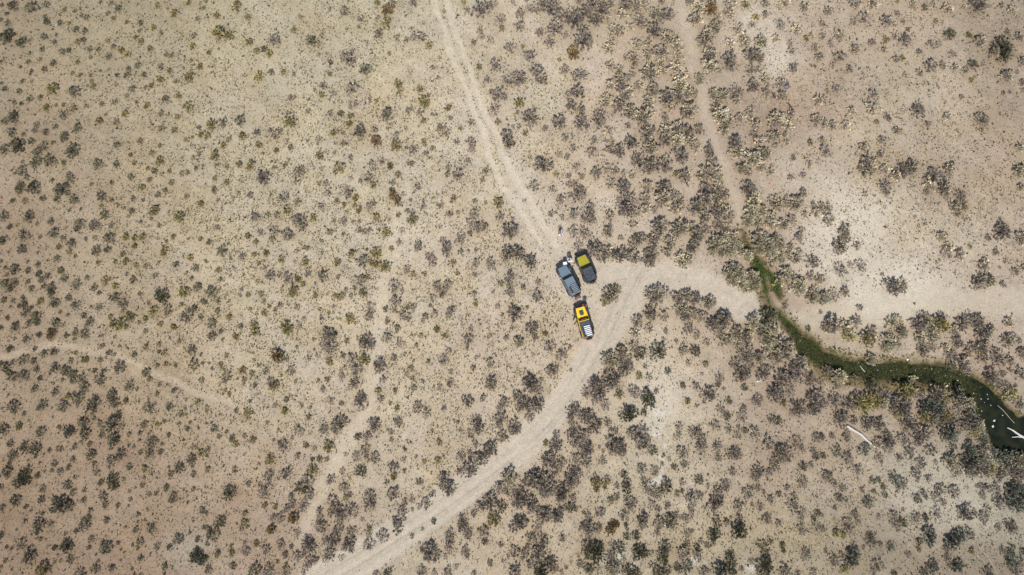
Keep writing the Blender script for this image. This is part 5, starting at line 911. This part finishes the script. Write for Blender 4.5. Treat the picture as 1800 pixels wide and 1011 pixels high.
def log(name, label, cat, pts, mat, branches=(), group=None, lift=0.0):
    c = P(*pts[0][:2]); root = empty(name, (c[0], c[1], 0)); tag(root, label, cat, group)
    def conv(pl):
        out = []
        for q in pl:
            x, y = P(q[0], q[1]); out.append(((x-c[0], y-c[1], max(zat(x, y), -0.30)+q[2]*0.75+lift+(q[3] if len(q) > 3 else 0)), q[2]))
        dense = []
        for (a, ra), (b_, rb) in zip(out[:-1], out[1:]):
            for k in range(4):
                t = k/4; a_ = Vector(a).lerp(Vector(b_), t)+Vector((random.uniform(-1,1),random.uniform(-1,1),random.uniform(-1,1)))*ra*0.12; dense.append((a_, (ra*(1-t)+rb*t)*random.uniform(0.88,1.12)))
        dense.append((Vector(out[-1][0]), out[-1][1])); return [d[0] for d in dense], [d[1] for d in dense]
    b = NB(); p_, r_ = conv(pts); bm_tube(b, p_, r_, 9); part('trunk', b, mat, root)
    for br in branches:
        b = NB(); p_, r_ = conv(br); bm_tube(b, p_, r_, 7); part('branch', b, mat, root)
log('fallen_log', 'long bleached white log lying across the gravel below the stream', 'log', [(1488,748,.16),(1494,752,.19),(1504,758,.18),(1514,764,.16),(1524,774,.14),(1535,783,.11),(1542,789,.07)], M_wood, [[(1534,782,.07),(1542,786,.05),(1551,792,.03)]])
log('driftwood', 'forked bleached driftwood sticking out of the dark pool', 'driftwood', [(1772,752,.06,.1),(1782,757,.12,.1),(1793,765,.16,.12),(1812,775,.2,.15)], M_wood, [[(1780,769,.06,.1),(1790,768,.09,.1),(1800,769,.12,.12)]])
log('stick', 'short pale stick lying across the mossy stream', 'stick', [(1513,643,.03),(1517,649,.05),(1522,654,.04)], M_wood, lift=0.05)
log('pole', 'upper of two thin weathered poles near the lower right corner', 'pole', [(1700,957,.06),(1714,971,.07),(1731,988,.06)], M_pole)
log('pole', 'lower of two thin weathered poles near the lower right corner', 'pole', [(1730,970,.05),(1740,984,.06),(1753,1009,.05)], M_pole)
log('stick', 'thin pale stick along the far bank above the dark pool', 'stick', [(1756,713,.03),(1766,722,.04),(1776,734,.04),(1786,745,.03)], M_pole)
log('stump', 'left of two dark wood pieces on the soil in the upper right', 'dead wood', [(1357,161,.07),(1360,167,.12),(1362,173,.13)], M_dwood, [[(1356,170,.04),(1360,168,.06),(1363,164,.03)]])
log('stump', 'right of two dark wood pieces on the soil in the upper right', 'dead wood', [(1385,180,.05),(1388,186,.13),(1391,190,.12),(1393,195,.05)], M_dwood)
def stone(px, py, r, label, mat, name='stone', group=None, flat=0.6, seed=0, wet=False):
    x, y = P(px, py); g = random.Random(seed); b = NB(); bmesh.ops.create_icosphere(b, subdivisions=2, radius=1)
    ph = [g.uniform(0, 6) for _ in range(3)]; sx, sy = g.uniform(.8,1.25), g.uniform(.8,1.25)
    for v in b.verts:
        c = v.co; k = 1+0.16*math.sin(3*c.x+ph[0])+0.14*math.sin(4*c.y+ph[1])+0.12*math.sin(5*c.z+ph[2]); v.co = Vector((c.x*k*sx*r, c.y*k*sy*r, c.z*k*flat*r))
    o = part(name, b, mat, None); o.location = (x, y, max(zat(x, y), -0.30)+r*0.2); o.rotation_euler = (0, 0, g.uniform(0, 6)); tag(o, label, 'stone', group); return o
M_ws = mat_plain('white_stone', (222,218,208), 0.8, var=0.2, nscale=14); M_ds = mat_plain('dark_stone', (98,90,98), 0.85, var=0.25, nscale=10); M_rs = mat_plain('red_scrap', (196,84,70), 0.7)
WS = [(1410,592,.09),(1408,599,.12),(1420,616,.07),(1466,606,.10),(1478,626,.08),(1511,638,.08),(1545,651,.12),(1568,652,.12),(1560,655,.08),(1578,650,.07),(1596,632,.2),(1575,637,.09),(1611,651,.12),(1615,643,.1),(1628,648,.08),(1640,649,.1),(1645,656,.08),(1652,654,.07),(1664,661,.09),(1674,662,.08),(1686,669,.11),(1671,675,.11),(1665,679,.17),(1691,674,.08),(1714,692,.09),(1727,702,.1),(1738,694,.1),(1739,702,.11),(1733,708,.09),(1744,713,.1),(1728,723,.12),(1750,740,.17),(1748,750,.15),(1765,731,.1),(1731,763,.13),(1332,473,.09),(1336,462,.06),(1590,659,.07),(1602,655,.07),(1700,681,.07),(1553,662,.06),(1532,659,.07)]
big = {(1596,632):'large white stone on the upper edge of the mossy stream', (1750,740):'upper of two white stones lying at the head of the dark pool', (1748,750):'lower of two white stones lying at the head of the dark pool', (1665,679):'largest white stone in the middle of the mossy stream'}
for i, (sx, sy, r) in enumerate(WS):
    stone(sx, sy, r*(0.95 if (sx,sy) in big else 0.62), big.get((sx, sy), 'small white stone in the stream, %.1f%% across and %.1f%% down the photo' % (sx/18, sy/10.11)), M_ws, group='white stones lying in and along the stream', seed=i)
stone(1332.5, 668.5, .28, 'white jagged stone among the thicket below the side road', M_ws, name='rock', seed=91)
stone(1383.5, 151.5, .38, 'dark grey slab of rock between two round bushes in the upper right', M_ds, name='rock', seed=92, flat=0.5)
stone(1353, 323.5, .16, 'small red scrap on the pale ground right of the dry wash', M_rs, name='debris', seed=93, flat=0.3)
# ring of pale hose or wire
x0, y0 = P(1428.5, 191.5); b = NB()
bm_tube(b, [(0.26*math.cos(a), 0.26*math.sin(a), 0.02+0.01*math.sin(3*a)) for a in [2*math.pi*k/24 for k in range(25)]], 0.022, 6, False)
o = part('wire_ring', b, M_ws, None); o.location = (x0, y0, zat(x0, y0)); tag(o, 'thin pale ring lying on bare soil in the upper right', 'ring')
